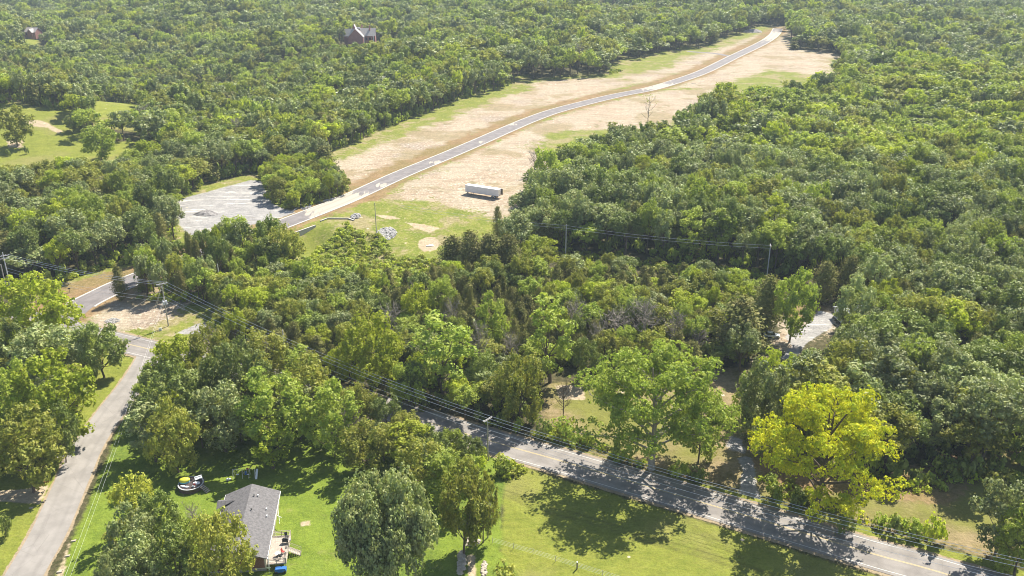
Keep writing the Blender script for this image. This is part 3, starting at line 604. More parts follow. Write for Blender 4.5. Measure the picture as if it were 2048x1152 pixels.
T('dead0', 3, 415, 655, 715, 60, None, 'dry tangle of bare branches beside the gravel track at the junction', name='dead_tree', cat='dead tree')
T('dead0', 0, 975, 985, 1075, 50, None, 'bare grey branches hanging beside the olive tree over the creek', name='dead_tree', cat='dead tree')
T('dead0', 1, 700, 820, 900, 60, None, 'bare branching top at the edge of the row above the lawn', name='dead_tree', cat='dead tree')
T('dead0', 2, 385, 1005, 1080, 50, None, 'leaning bare branches between the round pool and the house', name='dead_tree', cat='dead tree')
T('dead0', 3, 450, 1010, 1090, 30, None, 'dark bare limb rising over the left edge of the grey roof', name='dead_tree', cat='dead tree', bark='bark')
T('dead0', 1, 1160, 85, 142, 30, None, 'pale leafless tree at the tree line beyond the new road', name='dead_tree', cat='dead tree')
T('dead0', 1, 1150, 598, 690, 62, None, 'grey bare tree right of the tall narrow green tree', name='dead_tree', cat='dead tree')
T('dead0', 2, 1195, 640, 722, 58, None, 'small grey bare tree below the slender lime green tree', name='dead_tree', cat='dead tree')
T('dead0', 0, 1290, 596, 700, 84, None, 'broad tangle of grey branches between two green trees, above the pale-barked tree', name='dead_tree', cat='dead tree')
T('dead0', 3, 1395, 655, 722, 50, None, 'low grey dead tree nearest the left side of the large cedar', name='dead_tree', cat='dead tree')
T('dead0', 1, 905, 600, 690, 50, None, 'thin grey dead tree behind the tall green tree', name='dead_tree', cat='dead tree')
T('dead0', 2, 1020, 660, 745, 56, None, 'grey dead tree directly above the rounded olive tree', name='dead_tree', cat='dead tree')
T('dead0', 0, 288, 205, 262, 40, None, 'grey dead tree right of the small far meadow', name='dead_tree', cat='dead tree')
T('dead0', 3, 470, 232, 290, 36, None, 'grey dead tree beside the far thin pole', name='dead_tree', cat='dead tree')
T('round0', 0, 25, 212, 292, 78, 'leaf_olive', 'dark olive tree at the left end of the far meadow')
T('round0', 2, 196, 248, 322, 84, 'leaf_green', 'green tree standing in the middle of the far meadow edge')
T('round0', 3, 143, 228, 262, 34, 'leaf_dark', 'small dark tree at the top edge of the far meadow')
T('dead0', 2, 1350, 620, 700, 60, None, 'grey dead tree left of the large cedar', name='dead_tree', cat='dead tree')
for i, (cx, yt, yb, wp, lf, lb) in enumerate([(1868, 1030, 1082, 48, 'leaf_bright', 'round vine covered shrub beside the main road verge'), (1828, 1038, 1076, 40, 'leaf_green', 'shrub left of the round vine covered shrub'), (1790, 1034, 1066, 34, 'leaf_dark', 'low hedge shrub right of the yellow tree'),
    (1765, 1026, 1056, 34, 'leaf_green', 'hedge shrub closest to the yellow tree on its right side'), (1560, 968, 1002, 40, 'leaf_green', 'hedge shrub right of the gravel drive mouth'), (1595, 978, 1012, 40, 'leaf_dark', 'dark hedge shrub under the left side of the yellow tree'),
    (1690, 1030, 1064, 44, 'leaf_dark', 'shrub at the foot of the yellow tree on the verge'), (1128, 838, 880, 42, 'leaf_olive', 'shrub below the bare sapling'), (1085, 835, 872, 36, 'leaf_dark', 'shrub left of the shrub below the bare sapling'), (1178, 862, 892, 34, 'leaf_green', 'shrub behind the wooden rail fence'),
    (1235, 880, 910, 36, 'leaf_dark', 'shrub at the right end of the wooden rail fence'), (1400, 935, 966, 40, 'leaf_dark', 'dark shrub left of the gravel drive'), (1360, 920, 952, 36, 'leaf_green', 'shrub under the right side of the spreading tree'),
    (1005, 915, 950, 40, 'leaf_green', 'weedy shrub right of the pole at the roadside'), (950, 905, 940, 40, 'leaf_bright', 'weedy shrub left of the pole at the roadside'), (1010, 1128, 1165, 60, 'leaf_olive', 'shrub top showing at the bottom edge right of the creek'), (5, 1030, 1075, 26, 'leaf_dark', 'dark shrub at the left edge on the lawn'),
    (16, 298, 312, 9, 'leaf_dark', 'small dark shrub in the far meadow, left of its twin'), (51, 292, 308, 11, 'leaf_dark', 'small dark shrub in the far meadow beside a bare bed')]):
    T('shrub0', i, cx, yt, yb, wp, lf, lb, name='shrub', cat='shrub')

# ------------------------------------------------------------------ the woods
CLEAR = [[(95,612),(120,565),(200,540),(330,512),(352,488),(350,400),(440,364),(515,345),(535,372),(545,404),(580,424),(600,416),(690,390),(694,362),(655,345),(640,318),(770,258),(900,208),(1060,163),(1215,150),(1225,132),(1340,102),(1410,95),(1530,52),(1580,52),(1585,99),(1690,107),(1660,188),(1440,230),(1400,250),(1330,300),(1200,325),(1120,370),(1045,410),(1030,470),(1060,490),(1250,510),(1540,545),(1640,578),(1720,620),(1650,680),(1560,735),(1480,715),(1505,690),(1550,660),(1530,594),(1250,552),(1100,535),(1040,515),(890,560),(860,580),(760,590),(660,578),(600,560),(560,520),(500,504),(420,527),(290,562),(262,600),(330,606),(440,608),(436,650),(415,697),(320,700),(220,680),(150,650)],
         [(-900,560),(0,600),(100,602),(150,650),(320,685),(440,700),(640,772),(800,815),(1060,878),(1085,858),(1095,775),(1130,752),(1440,745),(1490,745),(1490,850),(1540,905),(1760,965),(1850,985),(2000,960),(2300,950),(4500,1160),(4500,5000),(-4500,5000),(-4500,900)],
         [(-80,535),(95,562),(95,606),(-80,606)], [(692,60),(768,60),(775,122),(688,122)], [(45,60),(92,60),(95,108),(45,112)],
         [(1490,640),(1560,600),(1720,600),(1705,690),(1650,760),(1640,835),(1500,850)],
         [(-300,262),(55,255),(150,258),(180,300),(300,292),(330,345),(250,372),(130,392),(-300,392)], [(190,218),(212,190),(275,183),(290,290),(190,290)], [(35,88),(85,68),(90,112),(45,120)], [(868,96),(892,96),(892,124),(864,124)], [(380,288),(430,286),(430,325),(380,325)], [(690,70),(760,70),(765,108),(690,108)]]
CLEARW = [GP([(x, min(y, 2600)) for x, y in p]) for p in CLEAR]
ZMID = [GP([(430,640),(440,608),(470,560),(620,540),(760,590),(890,560),(1050,525),(1250,553),(1540,594),(1550,655),(1500,740),(1095,760),(1085,870),(1040,868),(800,808),(620,758),(440,695)])]
ZSLIM = [GP([(262,600),(290,562),(420,527),(500,510),(545,560),(470,590),(440,612),(330,610)])]
ZSMALL = [GP([(520,350),(600,330),(695,362),(690,395),(600,420),(560,420),(530,395)])]
ZGREEN = [GP([(1380,330),(1500,215),(1700,170),(2300,150),(3500,300),(2300,420),(1700,400)])]
ZLOW = [GP([(-600,300),(700,190),(1000,120),(800,100),(-900,150)])]
def anyin(X, Y, polys):
    m = np.zeros(X.shape, bool)
    for p in polys: m |= inside(X, Y, p)
    return m
def scatter(sp, x0, x1, y0, y1, seed):
    r = np.random.default_rng(seed); xs = np.arange(x0, x1, sp); ys_ = np.arange(y0, y1, sp * .87); A, B = np.meshgrid(xs, ys_)
    A = A + (np.arange(len(ys_)) % 2)[:, None] * sp / 2; A = A + r.uniform(-.36, .36, A.shape) * sp; B = B + r.uniform(-.36, .36, B.shape) * sp; return A.ravel(), B.ravel(), r
def vis(A, B, pad=.12): 
    zc = B * cp + CAM_H * sp; return np.abs(A) < zc * (1024 / F) * (1 + pad) + 25
def lowf(A, B, s, ph): return np.sin(A / s + ph) * np.cos(B / s * 1.2 + ph * 2) + .6 * np.sin((A + B) / s * 1.9 + ph * 3) 
TREES = []     # x, y, h, R, species(0 broadleaf,1 cedar), leaf index, zone
LEAF = ['leaf_oak', 'leaf_dark', 'leaf_green', 'leaf_bright', 'leaf_olive']
def fill(zone, sp, hr, rr, pc, wts, seed, test, clear=True, gap=(.75, .5)):
    A, B, r = scatter(sp, -900, 900, 130, 1480, seed); m = vis(A, B) & test(A, B); A, B = A[m], B[m]
    keep = ~anyin(A, B, CLEARW) if clear else (dist_poly(A, B, SIDEROAD) > 8) & (dist_poly(A, B, MAINROAD) > 9)
    for (x, y, q) in hand: keep &= (A - x) ** 2 + (B - y) ** 2 > (q * gap[0] + rr[0] * gap[1]) ** 2
    A, B = A[keep], B[keep]; n = len(A); ced = r.random(n) < np.clip(pc * (1 + .9 * lowf(A, B, 23, seed)), 0, .95)
    wt = np.array(wts, float)[None, :] * np.exp(.55 * np.stack([lowf(A, B, 19, k * 1.7 + seed) for k in range(5)], 1)); wt /= wt.sum(1, keepdims=True)
    li = (r.random(n)[:, None] > np.cumsum(wt, 1)).sum(1); hh = r.uniform(*hr, n) * (1 + .1 * lowf(A, B, 33, 2)) * r.choice([.72, 1, 1, 1.1], n); R_ = r.uniform(*rr, n) * r.choice([.75, 1, 1, 1.15], n)
    for i in range(n):
        if ced[i]: TREES.append((A[i], B[i], hh[i] * .8, R_[i] * .58, 1, 0, zone))
        else: TREES.append((A[i], B[i], hh[i], R_[i], 0, int(min(4, li[i])), zone))
ZCL = [GP(p) for p in [[(318,735),(440,745),(640,802),(740,850),(880,905),(958,950),(965,1005),(905,1000),(760,932),(640,890),(560,880),(470,885),(400,900),(300,885),(275,860),(312,800)], [(-200,622),(60,622),(150,665),(225,715),(190,760),(160,850),(90,945),(-200,985)], [(275,1030),(310,1035),(340,1090),(400,1120),(400,1300),(230,1300),(240,1130)]]]
fill('cluster', 4.3, (6.5, 11.5), (2.6, 4.0), .12, (1.6, 2.0, 2.2, 1.0, 2.6), 21, lambda A, B: anyin(A, B, ZCL), False, (.5, .3))
inm = lambda A, B: anyin(A, B, ZMID); ins = lambda A, B: anyin(A, B, ZSLIM) & ~anyin(A, B, ZMID); ino = lambda A, B: anyin(A, B, ZSMALL); ing = lambda A, B: anyin(A, B, ZGREEN); inl = lambda A, B: anyin(A, B, ZLOW)
fill('mid', 4.9, (8, 11.8), (2.7, 4.2), .45, (1.0, 1.4, 2.2, 1.2, 2.4), 11, inm)
fill('slim', 5.0, (13, 18), (2.6, 3.8), .25, (2.5, 2, 1.5, .3, 1.2), 12, ins)
fill('small', 4.6, (6, 11), (2.2, 3.6), .1, (.3, .8, 3, 2, 1.6), 13, ino)
fill('green', 8.8, (11, 17), (4.6, 8.2), .05, (.8, .5, 3.6, 2.4, 1.4), 14, ing)
fill('low', 7.2, (9, 15), (3.6, 6.4), .34, (1.2, 1.6, 2.6, .8, 1.6), 15, inl)
fill('right', 7.8, (14, 20), (4.4, 7.0), .05, (3.4, 1.9, 1.3, .35, 1.0), 16, lambda A, B: (A > 0) & ~inm(A, B) & ~ins(A, B) & ~ino(A, B) & ~ing(A, B) & ~inl(A, B) & (B < 640))
fill('left', 7.8, (12, 18), (4.2, 7.2), .14, (2.0, 1.7, 2.0, .7, 1.4), 17, lambda A, B: (A <= 0) & ~inm(A, B) & ~ins(A, B) & ~ino(A, B) & ~ing(A, B) & ~inl(A, B) & (B < 640))
fill('far', 10.2, (12, 21), (5.6, 9.2), .06, (2.6, 1.2, 2.2, .5, 1.2), 18, lambda A, B: (B >= 640) & ~ing(A, B) & ~inl(A, B))
TREES = np.array([(a, b_, c_, d_, e_, f_) for a, b_, c_, d_, e_, f_, g_ in TREES]), [t[6] for t in TREES]
TA, TZ = TREES; TH = H(TA[:, 0], TA[:, 1])
zc = TA[:, 1] * cp + CAM_H * sp; su, sv = proj(TA[:, 0], TA[:, 1], TH + TA[:, 2] * .6)
onscreen = (su > -40) & (su < 2090) & (sv < 1190); score = np.where(onscreen, TA[:, 3] * TA[:, 2] / zc ** 2, 0)
LM = [((1690,650),'white building'), ((1530,690),'gravel yard'), ((1130,480),'thin utility pole'), ((1535,530),'cut line pole'), ((966,395),'white trailer'), ((1297,255),'lone thin tree'), ((1640,150),'far pale dirt'), ((1900,320),'pale green hillside'), ((2000,560),'right edge wood'),
      ((1900,760),'dense wood'), ((1750,900),'golden yellow tree'), ((1500,900),'gravel drive'), ((1300,800),'dry clearing'), ((850,480),'sandy oval'), ((600,480),'retaining wall'), ((337,648),'guyed pole'), ((450,640),'weedy junction strip'), ((412,430),'gravel pad'), ((600,360),'roadside clump'), ((60,330),'left meadow'), ((800,300),'green strip'),
      ((1050,180),'far green strip'), ((250,430),'dark left wood'), ((571,690),'bare pole'), ((760,720),'broad lime green tree'), ((1240,660),'wide dead tree'), ((1462,690),'large cedar'), ((1040,760),'rounded olive tree'), ((700,600),'creek'), ((1750,460),'shaded wood front'), ((1400,420),'big wood middle'), ((500,200),'far power line'), ((490,900),'swing set'), ((780,930),'round oak on the lawn'), ((60,800),'left lime green tree'), ((270,1080),'house'), ((350,830),'bend of the side road')]
LMW = [(G0(*p), n) for p, n in LM]
rl = random.Random(5)
def wood_label(i, ced):
    x, y, h, R_, sp_, li = TA[i]; nm, d = None, 1e9
    for (p, n_) in LMW:
        dd = math.hypot(p[0] - x, p[1] - y)
        if dd < d: d, nm, pp = dd, n_, p
    side = 'behind' if y - pp[1] > abs(x - pp[0]) else ('in front of' if pp[1] - y > abs(x - pp[0]) else ('right of' if x > pp[0] else 'left of'))
    size = ('small' if h < 7.5 else 'tall' if h > 9 else 'slim') if ced else ('small' if h * R_ < 30 else 'broad' if R_ > 5.3 else 'tall' if h > 16 else 'narrow' if R_ < 3.2 else 'rounded')
    dist = 'close' if d < 11 else 'a little' if d < 22 else 'well'
    kd = 'dull olive cedar' if ced else LEAFWORD[LEAF[int(li)]] + ' tree'
    return f'{size} {kd}, {dist} {side} the {nm}'
ind = set(); nb = 232; ncd = 150
isb = TA[:, 4] == 0
ob = [i for i in np.argsort(-np.where(isb, score, 0))[:nb]]; oc = [i for i in np.argsort(-np.where(~isb, score, 0))[:ncd]]
SEL = [int(i) for i in ob + oc if score[i] > 0]; LB = {}; byl = {}
for i in SEL: byl.setdefault(wood_label(i, TA[i, 4] == 1), []).append(i)
for lb, L_ in byl.items():
    if len(L_) == 1: LB[L_[0]] = lb; continue
    # several alike at one landmark: tell them apart by where they stand in the photo
    L_ = sorted(L_, key=lambda i: zc[i]); n_ = len(L_)
    if n_ == 2: w_ = ['the nearer', 'the farther']
    elif n_ == 3: w_ = ['nearest', 'middle one', 'farthest']
    else:
        L_ = sorted(L_, key=lambda i: su[i]); w_ = ['leftmost', 'second leftmost', 'third leftmost', 'fourth leftmost', 'fifth leftmost', 'sixth leftmost', 'seventh leftmost', 'eighth leftmost', 'ninth leftmost', 'tenth leftmost'] + ['near right end'] * 40; w_[n_ - 1] = 'rightmost'
    for i, q in zip(L_, w_): LB[i] = lb + ', ' + q
for i in SEL:
    ind.add(int(i)); x, y, h, R_, sp_, li = TA[i]; ced = sp_ == 1; lod = '0' if zc[i] < 330 else '1'
    lb = LB[i]; kk = 'cedar' + lod if ced else (('wide0' if R_ / h > .42 else 'slim0' if R_ / h < .27 else 'round0') if lod == '0' else 'round1')
    put_tree(kk, rl.randrange(9), (x, y, TH[i] - .1), h, R_ * 1.08, 'leaf_cedar' if ced else LEAF[int(li)], lb, group='cedars of the woods' if ced else 'broadleaf trees of the woods', name='cedar_tree' if ced else 'broadleaf_tree')

# the rest of the woods: one object per kind, trees set by geometry nodes
def joined(cm, tm, leaf, bark='bark'):
    V, Fs, M = [], [], []
    for me, mi in ((cm, 0), (tm, 1)):
        if me is None: continue
        o = len(V); co = np.empty(len(me.vertices) * 3, np.float32); me.vertices.foreach_get('co', co); V += [tuple(c) for c in co.reshape(-1, 3)]
        for p in me.polygons: Fs.append(tuple(o + v for v in p.vertices)); M.append(mi)
    me = bpy.data.meshes.new('woodland_mesh'); me.from_pydata(V, [], Fs); me.materials.append(MATS[leaf]); me.materials.append(MATS[bark]); me.polygons.foreach_set('material_index', M); me.update(); return me
def stuff(name, label, cat, sources, pts, scl, rot, idx_):
    src = bpy.data.collections.new(name + '_source')
    for k, me in enumerate(sources): src.objects.link(bpy.data.objects.new(f'{name}_piece_{k:03d}', me))
    me = bpy.data.meshes.new(name); me.vertices.add(len(pts)); me.vertices.foreach_set('co', np.asarray(pts, np.float32).ravel())
    for an, ty, fld, val in (('scl', 'FLOAT_VECTOR', 'vector', scl), ('rz', 'FLOAT', 'value', rot), ('pick', 'INT', 'value', idx_)):
        a = me.attributes.new(an, ty, 'POINT'); a.data.foreach_set(fld, np.asarray(val, np.int32 if ty == 'INT' else np.float32).ravel())
    o = bpy.data.objects.new(name, me); COL.objects.link(o); tag(o, label, cat, kind='stuff')
    g = bpy.data.node_groups.new(name + '_nodes', 'GeometryNodeTree'); g.interface.new_socket('Geometry', in_out='INPUT', socket_type='NodeSocketGeometry'); g.interface.new_socket('Geometry', in_out='OUTPUT', socket_type='NodeSocketGeometry')
    N = g.nodes; L = g.links; gi = N.new('NodeGroupInput'); go_ = N.new('NodeGroupOutput'); m2p = N.new('GeometryNodeMeshToPoints'); iop = N.new('GeometryNodeInstanceOnPoints'); ci = N.new('GeometryNodeCollectionInfo')
    ci.inputs['Collection'].default_value = src; ci.inputs['Separate Children'].default_value = True; ci.inputs['Reset Children'].default_value = True; iop.inputs['Pick Instance'].default_value = True
    def na(nm, dt): n = N.new('GeometryNodeInputNamedAttribute'); n.data_type = dt; n.inputs['Name'].default_value = nm; return n.outputs['Attribute']
    cx = N.new('ShaderNodeCombineXYZ'); L.new(na('rz', 'FLOAT'), cx.inputs['Z'])
    L.new(gi.outputs[0], m2p.inputs['Mesh']); L.new(m2p.outputs[0], iop.inputs['Points']); L.new(ci.outputs[0], iop.inputs['Instance']); L.new(na('pick', 'INT'), iop.inputs['Instance Index']); L.new(cx.outputs[0], iop.inputs['Rotation']); L.new(na('scl', 'FLOAT_VECTOR'), iop.inputs['Scale']); L.new(iop.outputs[0], go_.inputs[0])
    md = o.modifiers.new('scatter', 'NODES'); md.node_group = g; return o
rest = [i for i in range(len(TA)) if i not in ind]
def do_stuff(name, label, cat, sel, variants, ced):   # variants: [(kind, leaf)]
    srcs, tab = [], {}
    for kind, lf in variants:
        for k, (cm, tm, h0, R0) in enumerate(PROTO[kind]): tab.setdefault((kind, lf), []).append((len(srcs), h0, R0)); srcs.append(joined(cm, tm, lf))
    pts, scl, rot, pk = [], [], [], []
    for i in sel:
        x, y, h, R_, sp_, li = TA[i]; lod = 1 if zc[i] < 430 else 2; key = (('cedar%d' if ced else 'round%d') % lod, 'leaf_cedar' if ced else LEAF[int(li)])
        q, h0, R0 = rl.choice(tab[key]); pts.append((x, y, TH[i] - .2)); scl.append((R_ * 1.08 / R0, R_ * 1.08 / R0, h / h0)); rot.append(rl.uniform(0, 6.28)); pk.append(q)
    if pts: stuff(name, label, cat, srcs, pts, scl, rot, pk)
do_stuff('broadleaf_woodland', 'broadleaf trees of the far wooded country beyond the nearer trees', 'woodland', [i for i in rest if TA[i, 4] == 0], [(k, l) for k in ('round1', 'round2') for l in LEAF], False)
do_stuff('cedar_woodland', 'dull olive cedars scattered through the far woods', 'woodland', [i for i in rest if TA[i, 4] == 1], [('cedar1', 'leaf_cedar'), ('cedar2', 'leaf_cedar')], True)
print('trees', len(TA), 'individual', len(ind), 'hand', len(hand))
# undergrowth: shrubs along wood edges, creek and banks
ug = [GP(p) for p in [[(1515,960),(1560,965),(1660,995),(1705,1015),(1695,1035),(1600,1012),(1520,988)], [(1745,1035),(1800,1045),(1880,1068),(1870,1080),(1760,1056)], [(1700,925),(1800,975),(1900,950),(2040,940),(2040,965),(1900,975),(1800,992),(1700,950)], [(770,505),(900,520),(890,560),(790,560)], [(585,530),(655,470),(700,450),(760,470),(800,520),(900,560),(860,590),(760,600),(640,555)], [(880,886),(1000,925),(1060,945),(1010,965),(960,950),(880,905)], [(262,596),(430,590),(430,604),(300,604)], [(320,505),(352,480),(352,400),(345,400),(335,480)],
      [(1060,500),(1250,535),(1540,568),(1640,600),(1640,580),(1540,548),(1250,512),(1060,490)], [(530,395),(560,418),(610,416),(700,388),(695,360),(640,330),(600,400)], [(1110,295),(1200,275),(1340,265),(1330,300),(1200,325),(1120,345)], [(640,772),(800,818),(1060,880),(1085,862),(1060,868),(800,803),(640,758)],
      [(1210,935),(1450,1000),(1450,990),(1380,945),(1210,905)], [(1000,870),(1230,905),(1230,895),(1090,860)], [(1220,150),(1340,115),(1340,105),(1220,135)], [(60,600),(120,566),(200,541),(330,512),(330,505),(120,555),(60,590)], [(720,450),(660,500),(600,545),(640,570),(760,580),(760,500)]]]
A, B, r = scatter(1.7, -200, 260, 140, 700, 31); m = anyin(A, B, ug) & (r.random(len(A)) < .62); m &= dist_poly(A, B, NEWROAD[::5]) > 6.5; m &= dist_poly(A, B, MAINROAD[::3]) > 5.6
A, B = A[m], B[m]; hz = H(A, B); s_ = r.uniform(.3, 1.15, len(A)) ; srcs = [joined(cm, tm, lf) for lf in ('leaf_green', 'leaf_bright', 'leaf_olive') for (cm, tm, _, _) in PROTO['shrub1']]
stuff('undergrowth', 'weeds and low bushes along the creek, banks and wood edges', 'undergrowth', srcs, np.stack([A, B, hz - .1], 1), np.stack([s_ * 1.2, s_ * 1.2, s_ * 1.0], 1), r.uniform(0, 6.28, len(A)), r.integers(0, len(srcs), len(A)))
# floor of the woods at the wood edges: saplings
A, B, r = scatter(5.5, -300, 500, 150, 640, 32); m = vis(A, B) & ~anyin(A, B, CLEARW); A, B = A[m], B[m]; hz = H(A, B); s_ = r.uniform(.7, 1.9, len(A)); srcs = [joined(cm, tm, lf) for lf in ('leaf_dark', 'leaf_green') for (cm, tm, _, _) in PROTO['shrub1']]
stuff('saplings', 'saplings and brush under the trees of the woods', 'undergrowth', srcs, np.stack([A, B, hz - .1], 1), np.stack([s_, s_, s_ * 1.5], 1), r.uniform(0, 6.28, len(A)), r.integers(0, len(srcs), len(A)))

# ------------------------------------------------------------------ house with deck
plain('shingle', (.135,.128,.13), .9, .3, 2.2); plain('siding', (.5,.45,.37), .8, .08, 2); plain('brick', (.2,.1,.075), .9, .25, 5); plain('white_paint', (.72,.71,.69), .6, .06, 2); plain('foundation', (.3,.27,.24), .9, .2, 2)
plain('deck_wood', (.42,.36,.3), .85, .2, 3); plain('dark_metal', (.05,.05,.05), .5, .2, 3); plain('grey_metal', (.45,.45,.46), .4, .1, 3); plain('red_plastic', (.35,.05,.04), .5, .1, 3); plain('blue_plastic', (.03,.14,.42), .5, .15, 3); plain('white_plastic', (.75,.76,.78), .5, .05, 3)
plain('yellow_plastic', (.62,.6,.06), .5, .12, 2); plain('cyan_plastic', (.2,.55,.6), .5, .1, 2); plain('pool_dark', (.06,.045,.045), .7, .3, 2); plain('pool_wall', (.13,.085,.08), .7, .25, 2); plain('glass_dark', (.03,.035,.04), .1, .1, 2, 0, .6); plain('pole_wood', (.42,.38,.34), .9, .2, 2); plain('pole_grey', (.55,.54,.52), .85, .12, 2)
plain('arm_wood', (.5,.46,.43), .8, .1, 2); plain('wire', (.85,.85,.83), .45, .1, 1, .6); plain('stone', (.36,.345,.33), .9, .25, 1.5); plain('rock_tan', (.42,.36,.29), .95, .25, 1.5); plain('soil_pile', (.27,.25,.24), .95, .3, 1); plain('far_roof', (.4,.36,.35), .8, .1, 1); plain('wood_rail', (.2,.15,.11), .9, .2, 2); plain('turf_rubber', (.03,.03,.03), .9, .2, 3)
HA = Vector((-44.25, 131.23, 0)); HB = Vector((-46.72, 151.51, 0)); ax = (HB - HA).normalized(); hl = (HB - HA).length - .5; rzh = math.atan2(ax.y, ax.x) - math.pi / 2; wx = Vector((math.cos(rzh), math.sin(rzh), 0)); hw = 9.9
hc = HA + ax * (hl / 2 + .2) - wx * (hw / 2 + .25)
hs = empty('house', hc, rzh, 'single storey house with a grey shingle roof and a wooden deck, on the bright lawn', 'house')
W2, L2 = hw / 2, hl / 2; ZE, ZR = 3.15, 5.15
m = MB(); zf = .5
m.prism([(-W2, -L2), (W2, -L2), (W2, L2), (-W2, L2)], zf, ZE - .02); m.poly([(-W2, -L2, ZE), (W2, -L2, ZE), (0, -L2, ZR - .12)]); m.poly([(W2, L2, ZE), (-W2, L2, ZE), (0, L2, ZR - .12)]); wl = m.build('wall', 'siding', hs)
MB().prism([(-W2 + .04, -L2 + .04), (W2 - .04, -L2 + .04), (W2 - .04, L2 - .04), (-W2 + .04, L2 - .04)], -.4, zf).build('foundation', 'foundation', hs)
MB().box((0, -L2 - .02, 1.9), (hw - .5, .08, 2.3)).build('gable_cladding', 'brick', hs)
ov, og, t = .38, .45, .14; m = MB()
for sgn in (-1, 1):
    a = (0, -L2 - og, ZR); b_ = (0, L2 + og, ZR); k = (ZR - ZE) / W2; e1 = (sgn * (W2 + ov), L2 + og, ZE - k * ov); e0 = (sgn * (W2 + ov), -L2 - og, ZE - k * ov)
    V = [a, b_, e1, e0] + [(p[0], p[1], p[2] - t) for p in (a, b_, e1, e0)]
    fs = [(0, 1, 2, 3), (7, 6, 5, 4), (1, 5, 6, 2), (2, 6, 7, 3), (3, 7, 4, 0)]; m.add(V, fs if sgn < 0 else [f[::-1] for f in fs])
rf = m.build('roof', 'shingle', hs)
MB().add([(-W2 - 1.3, 5.2, ZE + .1), (-W2 - 1.3, 8.4, ZE + .1), (-W2 - 1.3, 6.8, ZE + .95), (-W2 + 2.2, 6.8, ZE + .98)], [(0, 2, 3), (2, 1, 3), (0, 3, 1), (0, 1, 2)]).build('porch_gable', 'shingle', rf)
for (x, y) in ((.9, 6.6), (1.6, 6.9), (1.0, 2.2), (3.6, 3.4), (3.9, 1.3), (-2.2, 1)): MB().tube([(x, y, ZR - abs(x) * .4 - .1), (x, y, ZR - abs(x) * .4 + .32)], .09, 8).box((x, y, ZR - abs(x) * .4 + .34), (.26, .26, .06)).build('vent_pipe', 'dark_metal' if x < 1.5 else 'white_plastic', rf)
MB().box((W2 + ov + .03, 0, ZE - .27), (.1, 2 * L2 + 2 * og, .16)).build('gutter', 'white_paint', hs)
MB().box((-W2 - ov - .03, 0, ZE - .27), (.1, 2 * L2 + 2 * og, .16)).build('gutter', 'white_paint', hs)
for y in (-7.6, 1.5, 5.2, 8.2):
    wn = MB().box((W2 + .03, y, 1.95), (.08, 1.2, 1.25)).build('window', 'white_paint', hs); MB().box((W2 + .075, y, 1.95), (.03, 1.0, 1.05)).build('pane', 'glass_dark', wn)
for x in (-3, 2.6):
    wn = MB().box((x, L2 + .03, 1.95), (1.2, .08, 1.2)).build('window', 'white_paint', hs); MB().box((x, L2 + .075, 1.95), (1, .03, 1)).build('pane', 'glass_dark', wn)
dr = MB().box((W2 + .03, -4.0, 1.75), (.07, 1.9, 2.1)).build('door', 'white_paint', hs); MB().box((W2 + .075, -4.0, 1.85), (.03, 1.6, 1.7)).build('pane', 'glass_dark', dr)
for y in (-L2 + .2, -.8): MB().box((W2 + .45, y, 1.55), (.14, .14, 3.1)).build('corner_post', 'white_paint', hs)
MB().box((W2 + .9, 3.0, 2.2), (1.0, .08, .1), tilt=Matrix.Rotation(.6, 3, 'Y')).tube([(W2 + .35, 5.8, 2.9), (W2 + 1.0, 2.2, 1.1)], .05, 5).build('awning_arm', 'white_paint', hs)
# deck, part of the house
dz = 1.25; x0, x1, y0, y1 = W2 + .12, W2 + 3.5, -L2 + .3, -L2 + 8.3
m = MB()
for i in range(int((y1 - y0) / .24)): m.box(((x0 + x1) / 2, y0 + .12 + i * .24, dz), (x1 - x0, .2, .05))
m.box(((x0 + x1) / 2, y0 - .03, dz - .12), (x1 - x0, .05, .2)).box(((x0 + x1) / 2, y1 + .03, dz - .12), (x1 - x0, .05, .2)).box((x1 + .03, (y0 + y1) / 2, dz - .12), (.05, y1 - y0 + .1, .2))
dk = m.build('deck', 'deck_wood', hs)
m = MB()
def rail(p, q, posts):
    p, q = Vector(p), Vector(q); d = (q - p); L = d.length; an = math.atan2(d.y, d.x); c = (p + q) / 2
    for zz in (1.0, .68, .36): m.box((c.x, c.y, c.z + zz), (L, .06, .09), an)
    for i in range(posts): r_ = p.lerp(q, i / (posts - 1)); m.box((r_.x, r_.y, r_.z + .5), (.11, .11, 1.08), an)
rail((x0 + .1, y1, dz), (x1, y1, dz), 3); rail((x1, y1 - .1, dz), (x1, y0 + 4.5, dz), 4); rail((x1, y0 + 3.2, dz), (x1, y0 + .1, dz), 3); rail((x0 + .1, y0, dz), (x1 - .1, y0, dz), 3); m.build('railing', 'deck_wood', dk)
for x in (x0 + .2, x1 - .1):
    for y in (y0 + .1, (y0 + y1) / 2, y1 - .1): MB().box((x, y, dz / 2 - .3), (.13, .13, dz + .35)).build('post', 'deck_wood', dk)
m = MB()
for i in range(7): m.box((x1 + .25 + i * .3, y0 + 3.85, dz - .12 - i * .18), (.3, 1.2, .05))
for sy in (y0 + 3.2, y0 + 4.5): m.tube([(x1 + .1, sy, dz - .1), (x1 + 2.25, sy, -.05)], .07, 4).tube([(x1, sy, dz + 1.0), (x1 + 2.2, sy, .95)], .05, 4).tube([(x1, sy, dz + .6), (x1 + 2.2, sy, .55)], .03, 4).box((x1 + 2.2, sy, .45), (.09, .09, 1.1))
m.build('stairs', 'deck_wood', dk)
def onhouse(x, y, z=0): return hc + wx * x + ax * y + Vector((0, 0, z))
g = empty('barbecue_grill', onhouse(x1 - .7, y0 + 5.6, dz + .03), rzh, 'dark lidded barbecue grill on the wooden deck, by the stair opening', 'grill')
